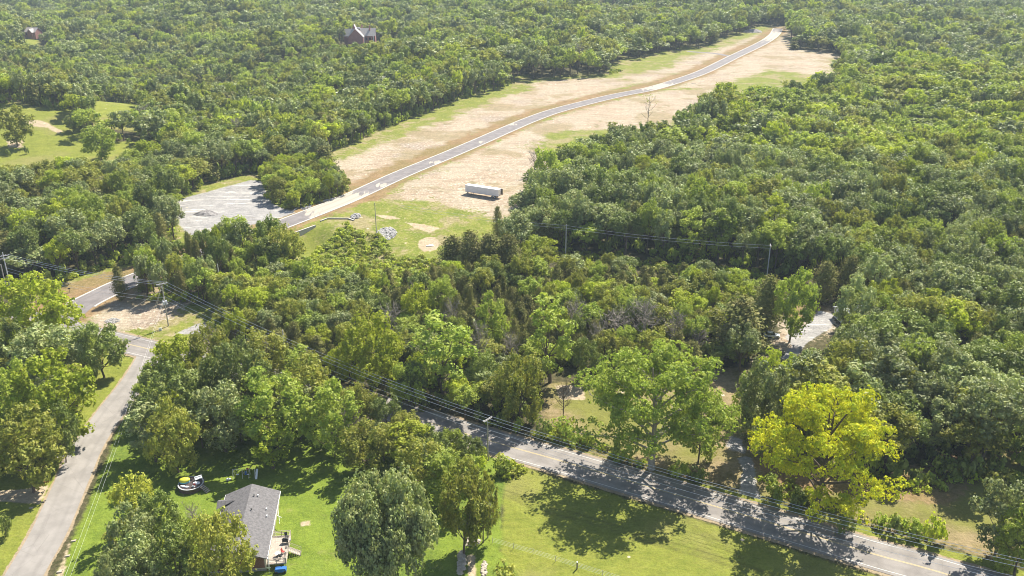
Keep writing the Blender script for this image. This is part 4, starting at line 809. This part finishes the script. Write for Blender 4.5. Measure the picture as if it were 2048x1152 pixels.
MB().box((0, 0, .55), (1.1, .55, .35)).tube([(-.45, 0, .8), (-.2, 0, .98), (.2, 0, .98), (.45, 0, .8)], .22, 8).build('lid', 'dark_metal', g)
for x in (-.45, .45):
    for y in (-.2, .2): MB().box((x, y, .2), (.05, .05, .4)).build('leg', 'dark_metal', g)
MB().box((.78, 0, .72), (.4, .5, .04)).build('side_shelf', 'grey_metal', g)
def chair(loc, rz, mat, label):
    e = empty('patio_chair', loc, rz, label, 'chair', 'chairs on the deck'); MB().box((0, 0, .42), (.52, .5, .06)).build('seat', mat, e); MB().box((0, .25, .75), (.52, .06, .6), tilt=Matrix.Rotation(-.2, 3, 'X')).build('backrest', mat, e)
    for x in (-.22, .22):
        for y in (-.2, .2): MB().box((x, y, .2), (.04, .04, .42)).build('leg', 'dark_metal', e)
chair(onhouse(x1 - .8, y0 + 2.6, dz + .03), rzh + 1.2, 'red_plastic', 'red chair on the deck, nearest the stairs'); chair(onhouse(x1 - 1.1, y0 + 1.3, dz + .03), rzh + 2.6, 'dark_metal', 'black chair at the near end of the deck'); chair(onhouse(x1 - .7, y0 + 7.2, dz + .03), rzh + .4, 'dark_metal', 'black chair in the far corner of the deck')
e = empty('patio_table', onhouse(x1 - 1.7, y0 + 1.9, dz + .03), rzh, 'small round glass-topped table on the deck between the chairs', 'table'); MB().tube([(0, 0, .68), (0, 0, .72)], .5, 16).build('tabletop', 'grey_metal', e); MB().tube([(0, 0, 0), (0, 0, .68)], .05, 8).tube([(0, 0, 0), (0, 0, .04)], .28, 12).build('pedestal', 'dark_metal', e)
e = empty('covered_cart', onhouse(x1 - .9, y0 - 1.0), rzh, 'small cart under a bright blue cover at the near end of the deck', 'cart'); MB().box((0, 0, .55), (2.0, .95, .5)).prism([(-.9, -.42), (.9, -.42), (.8, .42), (-.8, .42)], .8, .98).build('cover', 'blue_plastic', e)
for x in (-.75, .75):
    for y in (-.42, .42): MB().tube([(x, y - .06, .28), (x, y + .06, .28)], .27, 12).build('wheel', 'dark_metal', e)
e = empty('satellite_dish', onhouse(W2 + .55, -L2 - .9, 0), rzh, 'white satellite dish at the near corner of the house beside the blue cart', 'satellite dish'); m = MB(); ring = []
for j in range(4):
    for i in range(14): r_ = .42 * (j + .2) / 3.2; ring.append((r_ * math.cos(i * math.tau / 14), -.55 * r_ * math.sin(i * math.tau / 14) - .1 + .3 * r_ * r_, 1.3 + .9 * r_ * math.sin(i * math.tau / 14) + .5 * r_ * r_))
m.add(ring, [(j*14+i, j*14+(i+1)%14, (j+1)*14+(i+1)%14, (j+1)*14+i) for j in range(3) for i in range(14)] + [tuple(range(14))]); m.build('dish', 'white_plastic', e); MB().tube([(0, 0, 0), (0, 0, 1.2)], .04, 6).tube([(0, -.05, 1.2), (.1, -.55, 1.45)], .02, 5).build('mast', 'grey_metal', e)

# ------------------------------------------------------------------ pool and toys
pc = G(383, 974.5); pr = 2.5; pl = empty('above_ground_pool', pc, 0, 'round above-ground pool with a dark brown wall and dark cover behind the house', 'pool')
m = MB(); m.tube([(0, 0, -.1), (0, 0, 1.0)], pr, 28); m.build('wall', 'pool_wall', pl)
m = MB(); n = 28; V = [(pr * k * math.cos(i * math.tau / n), pr * k * math.sin(i * math.tau / n), z) for k, z in ((1.04, .98), (1.04, 1.06), (.94, 1.06), (.94, 1.02)) for i in range(n)]
m.add(V, [(j*n+i, j*n+(i+1)%n, (j+1)*n+(i+1)%n, (j+1)*n+i) for j in range(3) for i in range(n)]).build('rim', 'grey_metal', pl); MB().tube([(0, 0, 1.0), (0, 0, 1.03)], pr * .94, 28).build('cover', 'pool_dark', pl)
for a in (2.0, 1.1, .2, 2.9): MB().tube([(pr * 1.06 * math.cos(a), pr * 1.06 * math.sin(a), 0), (pr * 1.06 * math.cos(a), pr * 1.06 * math.sin(a), 2.3)], .025, 5).build('pole', 'dark_metal', pl)
st = empty('wooden_steps', pc + Vector((3.35, -1.35, 0)), R(-28), 'light wooden steps leading down from the round pool', 'steps')
m = MB()
for i in range(5): m.box((-.75 + i * .36, 0, .95 - i * .2), (.3, 1.05, .06))
m.build('treads', 'deck_wood', st); MB().tube([(-.9, -.5, .95), (.95, -.5, 0)], .05, 4).tube([(-.9, .5, .95), (.95, .5, 0)], .05, 4).build('stringers', 'wood_rail', st)
e = empty('inflatable_house', pc + Vector((-1.35, .35, 1.03)), R(15), 'inflatable with a yellow rounded top and pale blue sides on the pool', 'inflatable'); MB().prism([(.95*math.cos(i*math.tau/10)*1.1, .75*math.sin(i*math.tau/10)) for i in range(10)], 0, .55).build('side', 'cyan_plastic', e); MB().ball((0, .0, .55), (1.12, .85, .5), 14, 8).build('top', 'yellow_plastic', e, True)
e = empty('inflatable_slide', pc + Vector((1.35, 1.0, 1.03)), R(35), 'white and pale blue inflatable slide at the right edge of the pool', 'inflatable'); MB().box((0, .1, .5), (1.5, .5, .16), tilt=Matrix.Rotation(.5, 3, 'X')).tube([(-.75, .35, .75), (.75, .35, .75)], .14, 8).build('slide', 'white_plastic', e); MB().box((0, .45, .3), (1.4, .2, .6)).build('back', 'cyan_plastic', e)
for i, (x, y, sx, sy, lb) in enumerate([(1.25, -.1, .7, .45, 'crumpled white float on the pool below the slide'), (-1.25, -1.25, .5, .28, 'white float at the left front rim of the pool'), (-.35, -1.45, .55, .3, 'white float at the front middle rim of the pool'), (.95, -1.35, .32, .2, 'small white float near the wooden steps')]):
    o = MB().ball((0, 0, .12), (sx, sy, .16), 9, 5, jit=.22, rnd=random.Random(i)).build('pool_float', 'white_plastic'); o.location = pc + Vector((x, y, 1.03)); tag(o, lb, 'pool float', 'white floats on the pool')
o = MB().ball((0, 0, .2), (.22, .22, .22), 10, 8).build('ball', 'red_plastic', None, True); o.location = pc + Vector((1.0, -.75, 1.03)); tag(o, 'small red ball on the pool near the steps', 'ball')
sc = G(489, 953); sw = empty('swing_set', sc, R(2), 'white metal swing set with blue seats in tree shade behind the house', 'swing set'); w2 = 2.3
MB().tube([(-w2, 0, 1.85), (w2, 0, 1.85)], .045, 6).build('top_bar', 'grey_metal', sw)
for x in (-w2, -.35, 1.2, w2):
    for sy in (-1, 1): MB().tube([(x, 0, 1.85), (x + .12 * (1 if x < 0 else -1), sy * .75, 0)], .045, 6).build('leg', 'white_paint', sw)
for x, mt in ((-1.4, 'white_plastic'), (.35, 'blue_plastic'), (.8, 'white_plastic')):
    s_ = MB().box((x, .05, .5), (.5, .3, .06)).build('seat', mt, sw); MB().tube([(x - .22, .05, .5), (x - .22, 0, 1.85)], .018, 4).tube([(x + .22, .05, .5), (x + .22, 0, 1.85)], .018, 4).build('chain', 'white_paint', s_)
MB().ball((.35, .2, .85), (.3, .2, .35), 8, 6).build('bucket_seat', 'blue_plastic', sw); MB().box((2.75, -.5, .9), (.45, 2.2, .06), tilt=Matrix.Rotation(.75, 3, 'X')).build('slide', 'white_plastic', sw)
o = MB().ball((0, 0, .28), (.28, .28, .28), 10, 8).build('ball', 'red_plastic', None, True); o.location = G(495, 940); tag(o, 'red ball on the grass behind the swing set', 'ball')
e = empty('toy_car', G(457.5, 961), R(30), 'small white ride-on toy car left of the swing set', 'toy'); MB().box((0, 0, .28), (.9, .45, .25)).box((-.1, 0, .48), (.45, .4, .2)).build('body', 'white_plastic', e)
for x in (-.28, .28):
    for y in (-.24, .24): MB().tube([(x, y - .04, .13), (x, y + .04, .13)], .13, 8).build('wheel', 'dark_metal', e)

# ------------------------------------------------------------------ trailer
pa, pb = G(933.5, 388), G(1000.5, 399); d = pb - pa; d.z = 0; tl = 16.15; an = math.atan2(d.y, d.x); tr = empty('box_trailer', pa + d.normalized() * tl / 2 + Vector((0, 1.2, 0)), an, 'long white box trailer parked on pale dirt at the edge of the wood', 'trailer')
plain('trailer_side', (.8,.78,.8), .5, .07, .6); b = NB('trailer_roof'); b.color((.8, .8, .8)); b.b.inputs['Roughness'].default_value = .4; MATS['trailer_roof'] = b.m
m = MB().box((0, 0, 2.55), (tl, 2.6, 2.85))
for i in range(26): m.box((-tl / 2 + .35 + i * .62, -1.305, 2.55), (.05, .03, 2.7)); m.box((-tl / 2 + .35 + i * .62, 1.305, 2.55), (.05, .03, 2.7))
m.build('box', 'trailer_side', tr); MB().box((0, 0, 4.0), (tl + .06, 2.66, .06)).build('roof', 'trailer_roof', tr); MB().box((0, 0, 1.02), (tl - .4, 1.0, .2)).box((0, -1.22, 1.1), (tl + .04, .16, .12)).build('chassis', 'dark_metal', tr)
dd = MB().box((tl / 2 + .03, -.66, 2.55), (.06, 1.2, 2.6)).build('door', 'white_paint', tr); dd = MB().box((tl / 2 + .35, 1.3, 2.55), (.7, .06, 2.6)).build('door', 'dark_metal', tr)
for x in (5.0, 6.3):
    for y in (-1.05, 1.05): wv = MB().tube([(x, y - .22, .5), (x, y + .22, .5)], .5, 16).build('wheel', 'turf_rubber', tr); MB().tube([(x, y - .24, .5), (x, y + .24, .5)], .26, 12).build('rim', 'white_plastic', wv)
for y in (-.9, .9): MB().box((-5.4, y, .55), (.14, .14, .95)).box((-5.4, y, .06), (.3, .3, .06)).build('landing_leg', 'dark_metal', tr)
MB().box((-7.3, 0, .7), (.1, 2.2, .6)).build('front_guard', 'grey_metal', tr)

# ------------------------------------------------------------------ cars, white building, far houses
def car(loc, rz, label):
    e = empty('parked_car', loc, rz, label, 'car'); b = NB('car_paint'); b.color((.75, .78, .8)); b.b.inputs['Roughness'].default_value = .25; b.b.inputs['Specular IOR Level'].default_value = .6
    prof = [(-2.2, .35), (-2.25, .75), (-2.0, .95), (1.0, .98), (2.0, .82), (2.25, .6), (2.2, .35)]; n = len(prof); V = [(x, -.88, z) for x, z in prof] + [(x, .88, z) for x, z in prof]
    MB().add(V, [tuple(range(n)), tuple(range(n, 2*n))[::-1]] + [(i, n+i, n+(i+1)%n, (i+1)%n) for i in range(n)]).build('body', b.m, e)
    cab = [(-1.75, .96), (-1.2, 1.42), (.2, 1.46), (.95, .98)]; n = 4; V = [(x, -.8 + (.12 if z > 1.1 else 0), z) for x, z in cab] + [(x, .8 - (.12 if z > 1.1 else 0), z) for x, z in cab]
    MB().add(V, [(0,1,2,3), (7,6,5,4)] + [(i, n+i, n+(i+1)%n, (i+1)%n) for i in range(4)]).build('window', 'glass_dark', e); MB().box((-.5, 0, 1.47), (1.45, 1.3, .05)).build('roof', b.m, e)
    for x in (-1.4, 1.4):
        for y in (-.85, .85): wv = MB().tube([(x, y - .1, .32), (x, y + .1, .32)], .33, 14).build('wheel', 'turf_rubber', e); MB().tube([(x, y - .11, .32), (x, y + .11, .32)], .2, 10).build('rim', 'grey_metal', wv)
    for y in (-.6, .6): MB().box((2.2, y, .66), (.1, .35, .14)).build('headlight', 'white_plastic', e)
car(G(1543, 674), R(-12), 'white car in shade beside the gravel yard, half hidden by the large cedar')
def gable(e, x, y, lx, ly, he, hr, ridge, wall, roof, z=-2):
    """block with a gable roof, ridge along x or y"""
    w_, d_ = lx / 2, ly / 2; m = MB().prism([(x - w_, y - d_), (x + w_, y - d_), (x + w_, y + d_), (x - w_, y + d_)], z, he)
    if ridge == 'y': m.poly([(x - w_, y - d_, he), (x + w_, y - d_, he), (x, y - d_, hr - .1)]).poly([(x + w_, y + d_, he), (x - w_, y + d_, he), (x, y + d_, hr - .1)])
    else: m.poly([(x - w_, y + d_, he), (x - w_, y - d_, he), (x - w_, y, hr - .1)]).poly([(x + w_, y - d_, he), (x + w_, y + d_, he), (x + w_, y, hr - .1)])
    m.build('wall', wall, e); m = MB(); o_ = .4
    for s_ in (-1, 1):
        if ridge == 'y': q = [(x, y - d_ - o_, hr), (x, y + d_ + o_, hr), (x + s_ * (w_ + o_), y + d_ + o_, he - .15), (x + s_ * (w_ + o_), y - d_ - o_, he - .15)]
        else: q = [(x - w_ - o_, y, hr), (x + w_ + o_, y, hr), (x + w_ + o_, y + s_ * (d_ + o_), he - .15), (x - w_ - o_, y + s_ * (d_ + o_), he - .15)]
        m.add(q + [(a, b2, c2 - .2) for a, b2, c2 in q], [(0,1,2,3), (7,6,5,4), (0,4,5,1), (1,5,6,2), (2,6,7,3), (3,7,4,0)])
    return m.build('roof', roof, e)
e = empty('outbuilding', G(1716, 640), R(8), 'white building mostly hidden under the grey green tree by the gravel yard', 'building'); plain('metal_roof', (.7,.7,.7), .4, .05, 1); gable(e, 0, 0, 12, 7, 3.2, 4.6, 'x', 'white_paint', 'metal_roof', -.3)
dr = MB().box((-4, -3.53, 1.2), (2.6, .05, 2.2)).build('door', 'grey_metal', e)
for x in (0, 3.5): MB().box((x, -3.53, 1.8), (1.1, .05, 1)).build('window', 'glass_dark', e)
fp = G(722, 92); e = empty('brick_house', fp + Vector((0, 0, 3.5)), R(4), 'large brick house with pale gabled roofs in the far woods', 'house'); plain('far_brick', (.36,.17,.15), .9, .15, .5); plain('pale_roof', (.42,.38,.35), .8, .06, .5)
s1 = 1.0
gable(e, -3.2, -4, 13.0, 12, 5.0, 12.0, 'y', 'far_brick', 'far_roof'); gable(e, 6.5, 3.5, 12.5, 10, 5.2, 11.2, 'x', 'far_brick', 'pale_roof'); gable(e, -9.5, 4, 9, 8, 5, 10.6, 'x', 'far_brick', 'pale_roof'); gable(e, -5.5, 8, 7, 8, 6, 13.8, 'y', 'far_brick', 'far_roof')
for x, y in ((8, 2.2), (1.2, 5.5)): MB().box((x, y, 11.2), (1.1, 1.1, 4.5)).build('chimney', 'far_brick', e)
MB().box((-1.2, 1.5, 11.2), (2.6, .2, 2.4), tilt=Matrix.Rotation(.7, 3, 'X')).build('skylight', 'white_plastic', e)
for x in (5.2, 8.2, 11): MB().box((x, -1.6, 2.6), (1.3, .12, 2.4)).build('window', 'glass_dark', e)
MB().box((11.2, -3.0, 2.0), (.5, .5, 6)).box((3.6, -3, 2.0), (.5, .5, 6)).build('porch_post', 'white_paint', e)
e = empty('brown_house', G(69, 78) + Vector((0, 0, 2.5)), R(-15), 'small brown roofed house in the far woods at the left edge', 'house'); gable(e, 0, 0, 12, 9, 4.5, 8.2, 'x', 'far_brick', 'far_roof'); gable(e, 2, -4.5, 5, 5, 4.4, 7.6, 'y', 'far_brick', 'far_roof')
for x in (-4, -1.5): MB().box((x, -4.56, 2.4), (1.2, .1, 1.6)).build('window', 'glass_dark', e)

# ------------------------------------------------------------------ retaining walls, rocks
def wall(pts, hts, label, thick=.4, z0=-3.2):
    e = empty('retaining_wall', (pts[0][0], pts[0][1], 0), 0, label, 'wall'); m = MB(); cp_ = MB()
    for (a, b2), (h0, h1) in zip(zip(pts[:-1], pts[1:]), zip(hts[:-1], hts[1:])):
        a = Vector((*a, 0)) - e.location; b2 = Vector((*b2, 0)) - e.location; d = (b2 - a).normalized(); n = Vector((-d.y, d.x, 0)) * thick / 2
        for M_, k, za, zb, zc_, zd in ((m, 1, z0, z0, h0, h1), (cp_, 1.35, h0 + .003, h1 + .003, h0 + .13, h1 + .13)):
            V = [a + n * k + Vector((0, 0, za)), b2 + n * k + Vector((0, 0, zb)), b2 - n * k + Vector((0, 0, zb)), a - n * k + Vector((0, 0, za)), a + n * k + Vector((0, 0, zc_)), b2 + n * k + Vector((0, 0, zd)), b2 - n * k + Vector((0, 0, zd)), a - n * k + Vector((0, 0, zc_))]
            M_.add([tuple(v) for v in V], [(0,3,2,1), (4,5,6,7), (0,1,5,4), (1,2,6,5), (2,3,7,6), (3,0,4,7)])
    m.build('block_wall', 'concrete', e); cp_.build('coping', 'concrete', e)
wall([G0(566,474), G0(600,463), G0(631,452)], [.25, .3, .3], 'long pale block retaining wall below the new road, beside the creek')
wall([G0(641,443), G0(655,438), G0(697,438), G0(708,441)], [.3, .35, .3, .1], 'short stepped retaining wall with a pale coping, ending at the grey rocks')
wall([G0(583,425), G0(609,406), G0(640,405), G0(672,397)], [.1, .5, .5, .35], 'low angled retaining wall on the far side of the new road')
def rocks(name, cx, cy, rx, ry, n, smin, smax, mat, label, kind='stuff', cat='rocks', hp=0):
    r = random.Random(int(cx)); m = MB(); c = G(cx, cy); ex = abs(G(cx + rx, cy).x - c.x); ey = abs(G(cx, cy - ry).y - c.y)
    for _ in range(n):
        a, q = r.uniform(0, 6.28), math.sqrt(r.random()); x, y = c.x + ex * q * math.cos(a), c.y + ey * q * math.sin(a); z = float(H([x], [y])[0]) + hp * (1 - q * q); s_ = r.uniform(smin, smax); m.ball((x, y, z + s_ * .2), (s_, s_ * r.uniform(.6, 1), s_ * r.uniform(.4, .7)), 6, 4, jit=.25, rnd=r)
    tag(m.build(name, mat), label, cat, kind=kind)
rocks('riprap', 772, 468, 20, 13, 420, .25, .6, 'stone', 'heap of pale grey rocks in the green basin'); rocks('riprap', 712, 433, 9, 6, 120, .25, .55, 'stone', 'pale rocks at the end of the stepped wall', hp=.4); rocks('riprap', 612, 414, 10, 5, 110, .25, .5, 'stone', 'pale rocks inside the low angled wall', hp=.2)
rocks('creek_rocks', 923, 1125, 7, 22, 70, .2, .6, 'rock_tan', 'tan rocks along the left bank of the muddy creek'); rocks('creek_rocks', 968, 1140, 4, 16, 40, .2, .45, 'rock_tan', 'tan rocks along the right bank of the muddy creek'); rocks('creek_rocks', 945, 1085, 14, 8, 60, .2, .5, 'rock_tan', 'rocks under the tree over the creek')
rocks('gravel_stones', 225, 642, 14, 5, 160, .12, .3, 'stone', 'pale stones on the bare ground near the junction')
for (cx, cy, q, hgt, lb) in ((412, 428, 3.4, 1.5, 'low dark pile of gravel on the grey gravel pad'), (1505, 64, 7, 3.0, 'brown heap of soil at the far end of the new road')):
    m = MB(); r = random.Random(3); n = 20; V = []
    for j, (k, z) in enumerate(((1, -.1), (.8, .3), (.5, .75), (.2, 1))):
        for i in range(n): qq = k * r.uniform(.88, 1.12); V.append((q * 1.5 * qq * math.cos(i*math.tau/n), q * qq * math.sin(i*math.tau/n), hgt * z * r.uniform(.85, 1.1)))
    m.add(V, [(j*n+i, j*n+(i+1)%n, (j+1)*n+(i+1)%n, (j+1)*n+i) for j in range(3) for i in range(n)] + [tuple(range(3*n, 4*n))]); o = m.build('gravel_pile' if cy > 100 else 'soil_pile', 'soil_pile'); o.location = G(cx, cy); tag(o, lb, 'pile')
for (cx, cy, lb, sz) in ((860, 492, 'white planks lying at the edge of the sandy oval', 2.6), (1387, 167, 'white culvert slab right of the far new road, left of its twin', 3), (1405, 164, 'white culvert slab right of the far new road, right of its twin', 3), (684, 1100, 'flat pale stone slab on the lawn beside the round tree', 1.4), (147, 1083, 'pale stone on the lawn strip, farthest from the camera', .8), (135, 1113, 'pale slab in the middle of the lawn strip by the side road', .8), (119, 1145, 'pale slab at the bottom of the lawn strip by the side road', .9), (321, 661, 'white utility box in the weeds at the junction', .8), (62, 1017, 'brown stone with a hole on the left lawn', .7)):
    o = MB().box((0, 0, .12 if sz > .95 or cy > 700 else .4), (sz, sz * .35, .2 if sz > .95 or cy > 700 else .8)).box((.2, sz * .3, .1), (sz * .7, sz * .2, .15), .3).build('slab' if cy != 661 else 'utility_box', 'white_plastic' if cy in (661, 492) else 'rock_tan'); o.location = G(cx, cy); o.rotation_euler = (0, 0, .2); tag(o, lb, 'slab' if cy != 661 else 'utility box')

# ------------------------------------------------------------------ poles and wires
def pole(base, ytop, label, arms=(), mat='pole_wood', rad=.2, group='utility poles', armrz=0.0, lean=0, wpx=None):
    g = G(*base) if not isinstance(base, Vector) else base; h = 9.0
    for _ in range(30): h += (proj(g.x, g.y, h)[1] - ytop) * (g.y * cp + CAM_H * sp) / F * .8
    e = empty('utility_pole', g, armrz, label, 'utility pole', group); MB().tube([(0, 0, -.4), (0, 0, h)], [rad, rad * .68], 9).build('post', mat, e)
    for (dz_, L) in arms:
        for yy in (-.14, .14): MB().box((0, yy, h - dz_), (L, .1, .13)).build('crossarm', 'arm_wood', e)
        for x in (-L * .47, -L * .16, L * .2, L * .47): MB().tube([(x, 0, h - dz_ + .07), (x, 0, h - dz_ + .3)], [.05, .08], 6).build('insulator', 'white_plastic', e)
    return e, g, h
AR = R(50)
p5, g5, h5 = pole((976, 921), 838, 'wooden utility pole with a double crossarm on the grass verge of the main road', [(.15, 2.6)], armrz=AR)
p2, g2, h2 = pole((337, 652), 566, 'tall guyed utility pole with a pale crossarm and transformers at the junction', [(.3, 3.0)], armrz=R(35), rad=.19)
p1, g1, h1 = pole((25, 592), 505, 'utility pole with two crossarms at the left edge', [(1.1, 3.0), (2.0, 3.0)], 'pole_grey', .19, armrz=R(35))
p0, g0, h0 = pole((15, 587), 529, 'shorter bare pole beside the two-armed pole at the left edge', [], 'pole_wood', .2)
p3, g3, h3 = pole((443, 590), 528, 'thin bare pole in the slender trees behind the guyed pole', [], 'pole_grey', .2)
p4, g4, h4 = pole((573, 735), 660, 'bare pole carrying the wires above the trees left of the main road', [], 'pole_grey', .2)
p6, g6, h6 = pole((753, 466), 402, 'dark slim pole standing in the green basin by the rocks', [], 'pole_wood', .18)
p7, g7, h7 = pole((1131, 515), 445, 'thin grey utility pole in the cut line, in front of the big wood', [], 'pole_grey', .2)
p8, g8, h8 = pole((1533, 560), 488, 'grey utility pole with a small crossarm in the cut line at the right', [(.15, 1.8)], 'pole_grey', .2, armrz=R(80))
p9, g9, h9 = pole((491, 276), 236, 'thin far pole in the woods beyond the gravel pad', [], 'pole_grey', .16)
pA, gA, hA = pole((744, 192), 158, 'far thin pole among the trees left of the green strip', [], 'pole_grey', .16)
for k, x in enumerate((-.35, .35)):
    MB().tube([(x, -.25, h2 - 6.6), (x, -.25, h2 - 5.5)], .27, 10).build('transformer', 'white_plastic', p2)
MB().box((0, 0, h2 - 5.4), (1.3, .1, .1)).build('bracket', 'grey_metal', p2)
e = empty('guy_wires', g2, 0, 'slanting guy wires anchoring the guyed pole at the junction', 'guy wires'); m = MB()
for (px, py, hh) in ((302, 637, h2 - .8), (307, 638, h2 - .6), (317, 634, h2 - 5.6), (322, 636, h2 - 5.8), (255, 623, h2 - 2)): q = G(px, py) - g2; m.tube([(0, 0, hh), tuple(q)], .035, 4)
m.build('wires', 'wire', e)
def span(ends, label, sag=.9, r_=.034, n=14, name='power_line', mat='wire'):
    """one line of wires between two supports: each wire a child"""
    o0 = Vector(ends[0][0]); e = empty(name, o0, 0, label, 'power line', 'overhead wires')
    for a, b2, *k in ends:
        a, b2 = Vector(a), Vector(b2); sg = k[0] if k else sag; m = MB()
        m.tube([tuple(a.lerp(b2, t / n) - Vector((0, 0, sg * 4 * (t / n) * (1 - t / n))) - o0) for t in range(n + 1)], r_, 4, cap=False); m.build('wire', mat, e)
def armpt(g, h, rz, x, dz_): return g + Vector((math.cos(rz) * x, math.sin(rz) * x, h - dz_ + .25))
XA = (-1.2, .15, 1.2)
gR = Vector((g5.x + 92, g5.y - 47, 0)); hR = 10.2
span([(armpt(g2, h2, R(35), x * 1.15, .3), armpt(g5, h5, AR, x, .15), 2.0) for x in XA], 'three upper wires from the guyed pole to the crossarm pole by the road')
span([(g2 + Vector((0, 0, h2 - 4 - 1.1 * i)), g5 + Vector((0, 0, h5 - 2.6 - 1.0 * i)), 1.5 + .3 * i) for i in range(2)], 'pair of lower wires along the shaded part of the main road', r_=.027)
span([(armpt(g5, h5, AR, x, .15), armpt(gR, hR, AR, x, .15), 1.6) for x in XA], 'three upper wires from the crossarm pole across the road to the right')
span([(g5 + Vector((0, 0, h5 - 2.6 - 1.0 * i)), gR + Vector((0, 0, hR - 2.8 - 1.1 * i)), 1.5 + .3 * i) for i in range(2)], 'lower wires beside the main road, right of the crossarm pole', r_=.027)
span([(armpt(g1, h1, R(35), x, 1.1), armpt(g2, h2, R(35), x, .3), 1.2) for x in (-1.35, .2, 1.35)], 'three upper wires between the left edge pole and the guyed pole')
span([(g1 + Vector((0, 0, h1 - 5 - 1.1 * i)), g2 + Vector((0, 0, h2 - 4.6 - 1.1 * i)), 1.4) for i in range(2)], 'lower wires between the left edge pole and the guyed pole', r_=.027)
gL = Vector((*G0(112, 1200, 8.5), 0)); span([(g2 + Vector((.3 * i, 0, h2 - 4.2)), gL + Vector((.9 * i, 0, 8.5)), 1.5) for i in range(2)], 'two wires running over the lawn strip beside the side road', r_=.01)
g7l = G(880, 440); span([(g7 + Vector((0, 0, h7 - .3 - 1.0 * i)), Vector((g7.x - 60, g7.y + 22, h7 - .5 - i)), .8) for i in range(2)], 'two wires left of the thin grey pole in the cut line', r_=.027)
span([(g7 + Vector((0, 0, h7 - .3 - 1.0 * i)), g8 + Vector((0, 0, h8 - .1 - 1.0 * i)), .9) for i in range(2)], 'two wires between the grey poles in the cut line', r_=.027)
gF = Vector((g9.x - 110, g9.y - 45, g9.z)); span([(g9 + Vector((0, 0, h9 - .2 - 1.1 * i)), gA + Vector((0, 0, hA - .2 - 1.1 * i)), 2) for i in range(2)], 'two far wires between the poles beyond the gravel pad', r_=.04)
span([(gF + Vector((0, 0, h9 - .2 - 1.1 * i)), g9 + Vector((0, 0, h9 - .2 - 1.1 * i)), 2) for i in range(2)], 'two far wires left of the thin far pole', r_=.04); span([(gA + Vector((0, 0, hA - .2 - 1.1 * i)), gA + Vector((75, 55, hA - .2 - 1.1 * i)), 2) for i in range(2)], 'two far wires right of the farthest pole', r_=.04)

# ------------------------------------------------------------------ fences, mailbox, sign, posts
fpts = [(985, 1086), (1027, 1098), (1066, 1109), (1111, 1123), (1205, 1152), (1280, 1176)]; FG = [G(*p) for p in fpts]; e = empty('wire_fence', FG[0], 0, 'thin wire fence on steel posts crossing the yellow green field', 'fence')
for q in FG: q = q - FG[0]; MB().tube([(q.x, q.y, -.2), (q.x, q.y, 1.35)], .04, 5).build('post', 'pole_wood', e)
m = MB()
for zz in (.3, .6, .9, 1.2): m.tube([tuple(q - FG[0] + Vector((0, 0, zz))) for q in FG], .012, 3, cap=False)
m.build('strands', 'wire', e)
o = MB().tube([(0, 0, -.2), (0, 0, 1.45)], .13, 8).build('fence_post', 'wood_rail'); o.location = G(1154, 1138); MB().tube([(0, 0, 1.452), (0, 0, 1.6)], .14, 8).build('cap', 'white_plastic', o); tag(o, 'stout dark post with a white cap in the field', 'post')
fpts = [(1141, 875), (1150, 880), (1166, 887), (1190, 896), (1215, 903), (1240, 912)]; FG = [G(*p) for p in fpts]; e = empty('rail_fence', FG[0], 0, 'brown wooden rail fence between the shrubs across the road', 'fence')
for q in FG: q = q - FG[0]; MB().box((q.x, q.y, .6), (.16, .16, 1.4)).build('post', 'wood_rail', e)
m = MB()
for zz in (.35, .75, 1.15): m.tube([tuple(q - FG[0] + Vector((0, 0, zz))) for q in FG], .06, 4)
m.build('rails', 'wood_rail', e)
e = empty('mailbox', G(139.5, 585), R(25), 'dark mailbox on a post at the brown bank of the new road', 'mailbox'); MB().box((0, 0, .55), (.12, .12, 1.3)).build('post', 'wood_rail', e); MB().box((0, 0, 1.3), (.75, .3, .22)).tube([(-.375, 0, 1.4), (.375, 0, 1.4)], .15, 10).build('box', 'dark_metal', e)
e = empty('yard_sign', G(96, 958), R(8), 'small white sign on a stake beside the side road', 'sign'); MB().box((0, 0, 1.0), (.85, .04, .5)).build('panel', 'white_paint', e); MB().box((-.3, 0, .4), (.05, .05, .9)).box((.3, 0, .4), (.05, .05, .9)).build('stake', 'grey_metal', e)
e = empty('toppled_bin', G(93, 965), R(40), 'toppled rusty bin on the verge below the small white sign', 'bin'); MB().tube([(-.4, 0, .3), (.4, 0, .3)], [.26, .3], 12).build('barrel', 'red_plastic', e); MB().tube([(.401, 0, .3), (.43, 0, .3)], .31, 12).build('lid', 'dark_metal', e)

# ------------------------------------------------------------------ haze
hz_ = MB().box((0, 1400, 72), (3600, 3400, 186)).mesh('haze', []); ho = bpy.data.objects.new('haze', hz_); COL.objects.link(ho); tag(ho, 'thin pale summer haze filling the air over the woods', 'haze', kind='stuff')
hm = bpy.data.materials.new('haze_air'); hm.use_nodes = True; hn = hm.node_tree.nodes; hn.remove(hn['Principled BSDF']); pv = hn.new('ShaderNodeVolumePrincipled'); pv.inputs['Color'].default_value = (.74, .88, 1, 1); pv.inputs['Density'].default_value = .00012; pv.inputs['Anisotropy'].default_value = 0
hm.node_tree.links.new(pv.outputs[0], hn['Material Output'].inputs['Volume']); hz_.materials.append(hm)
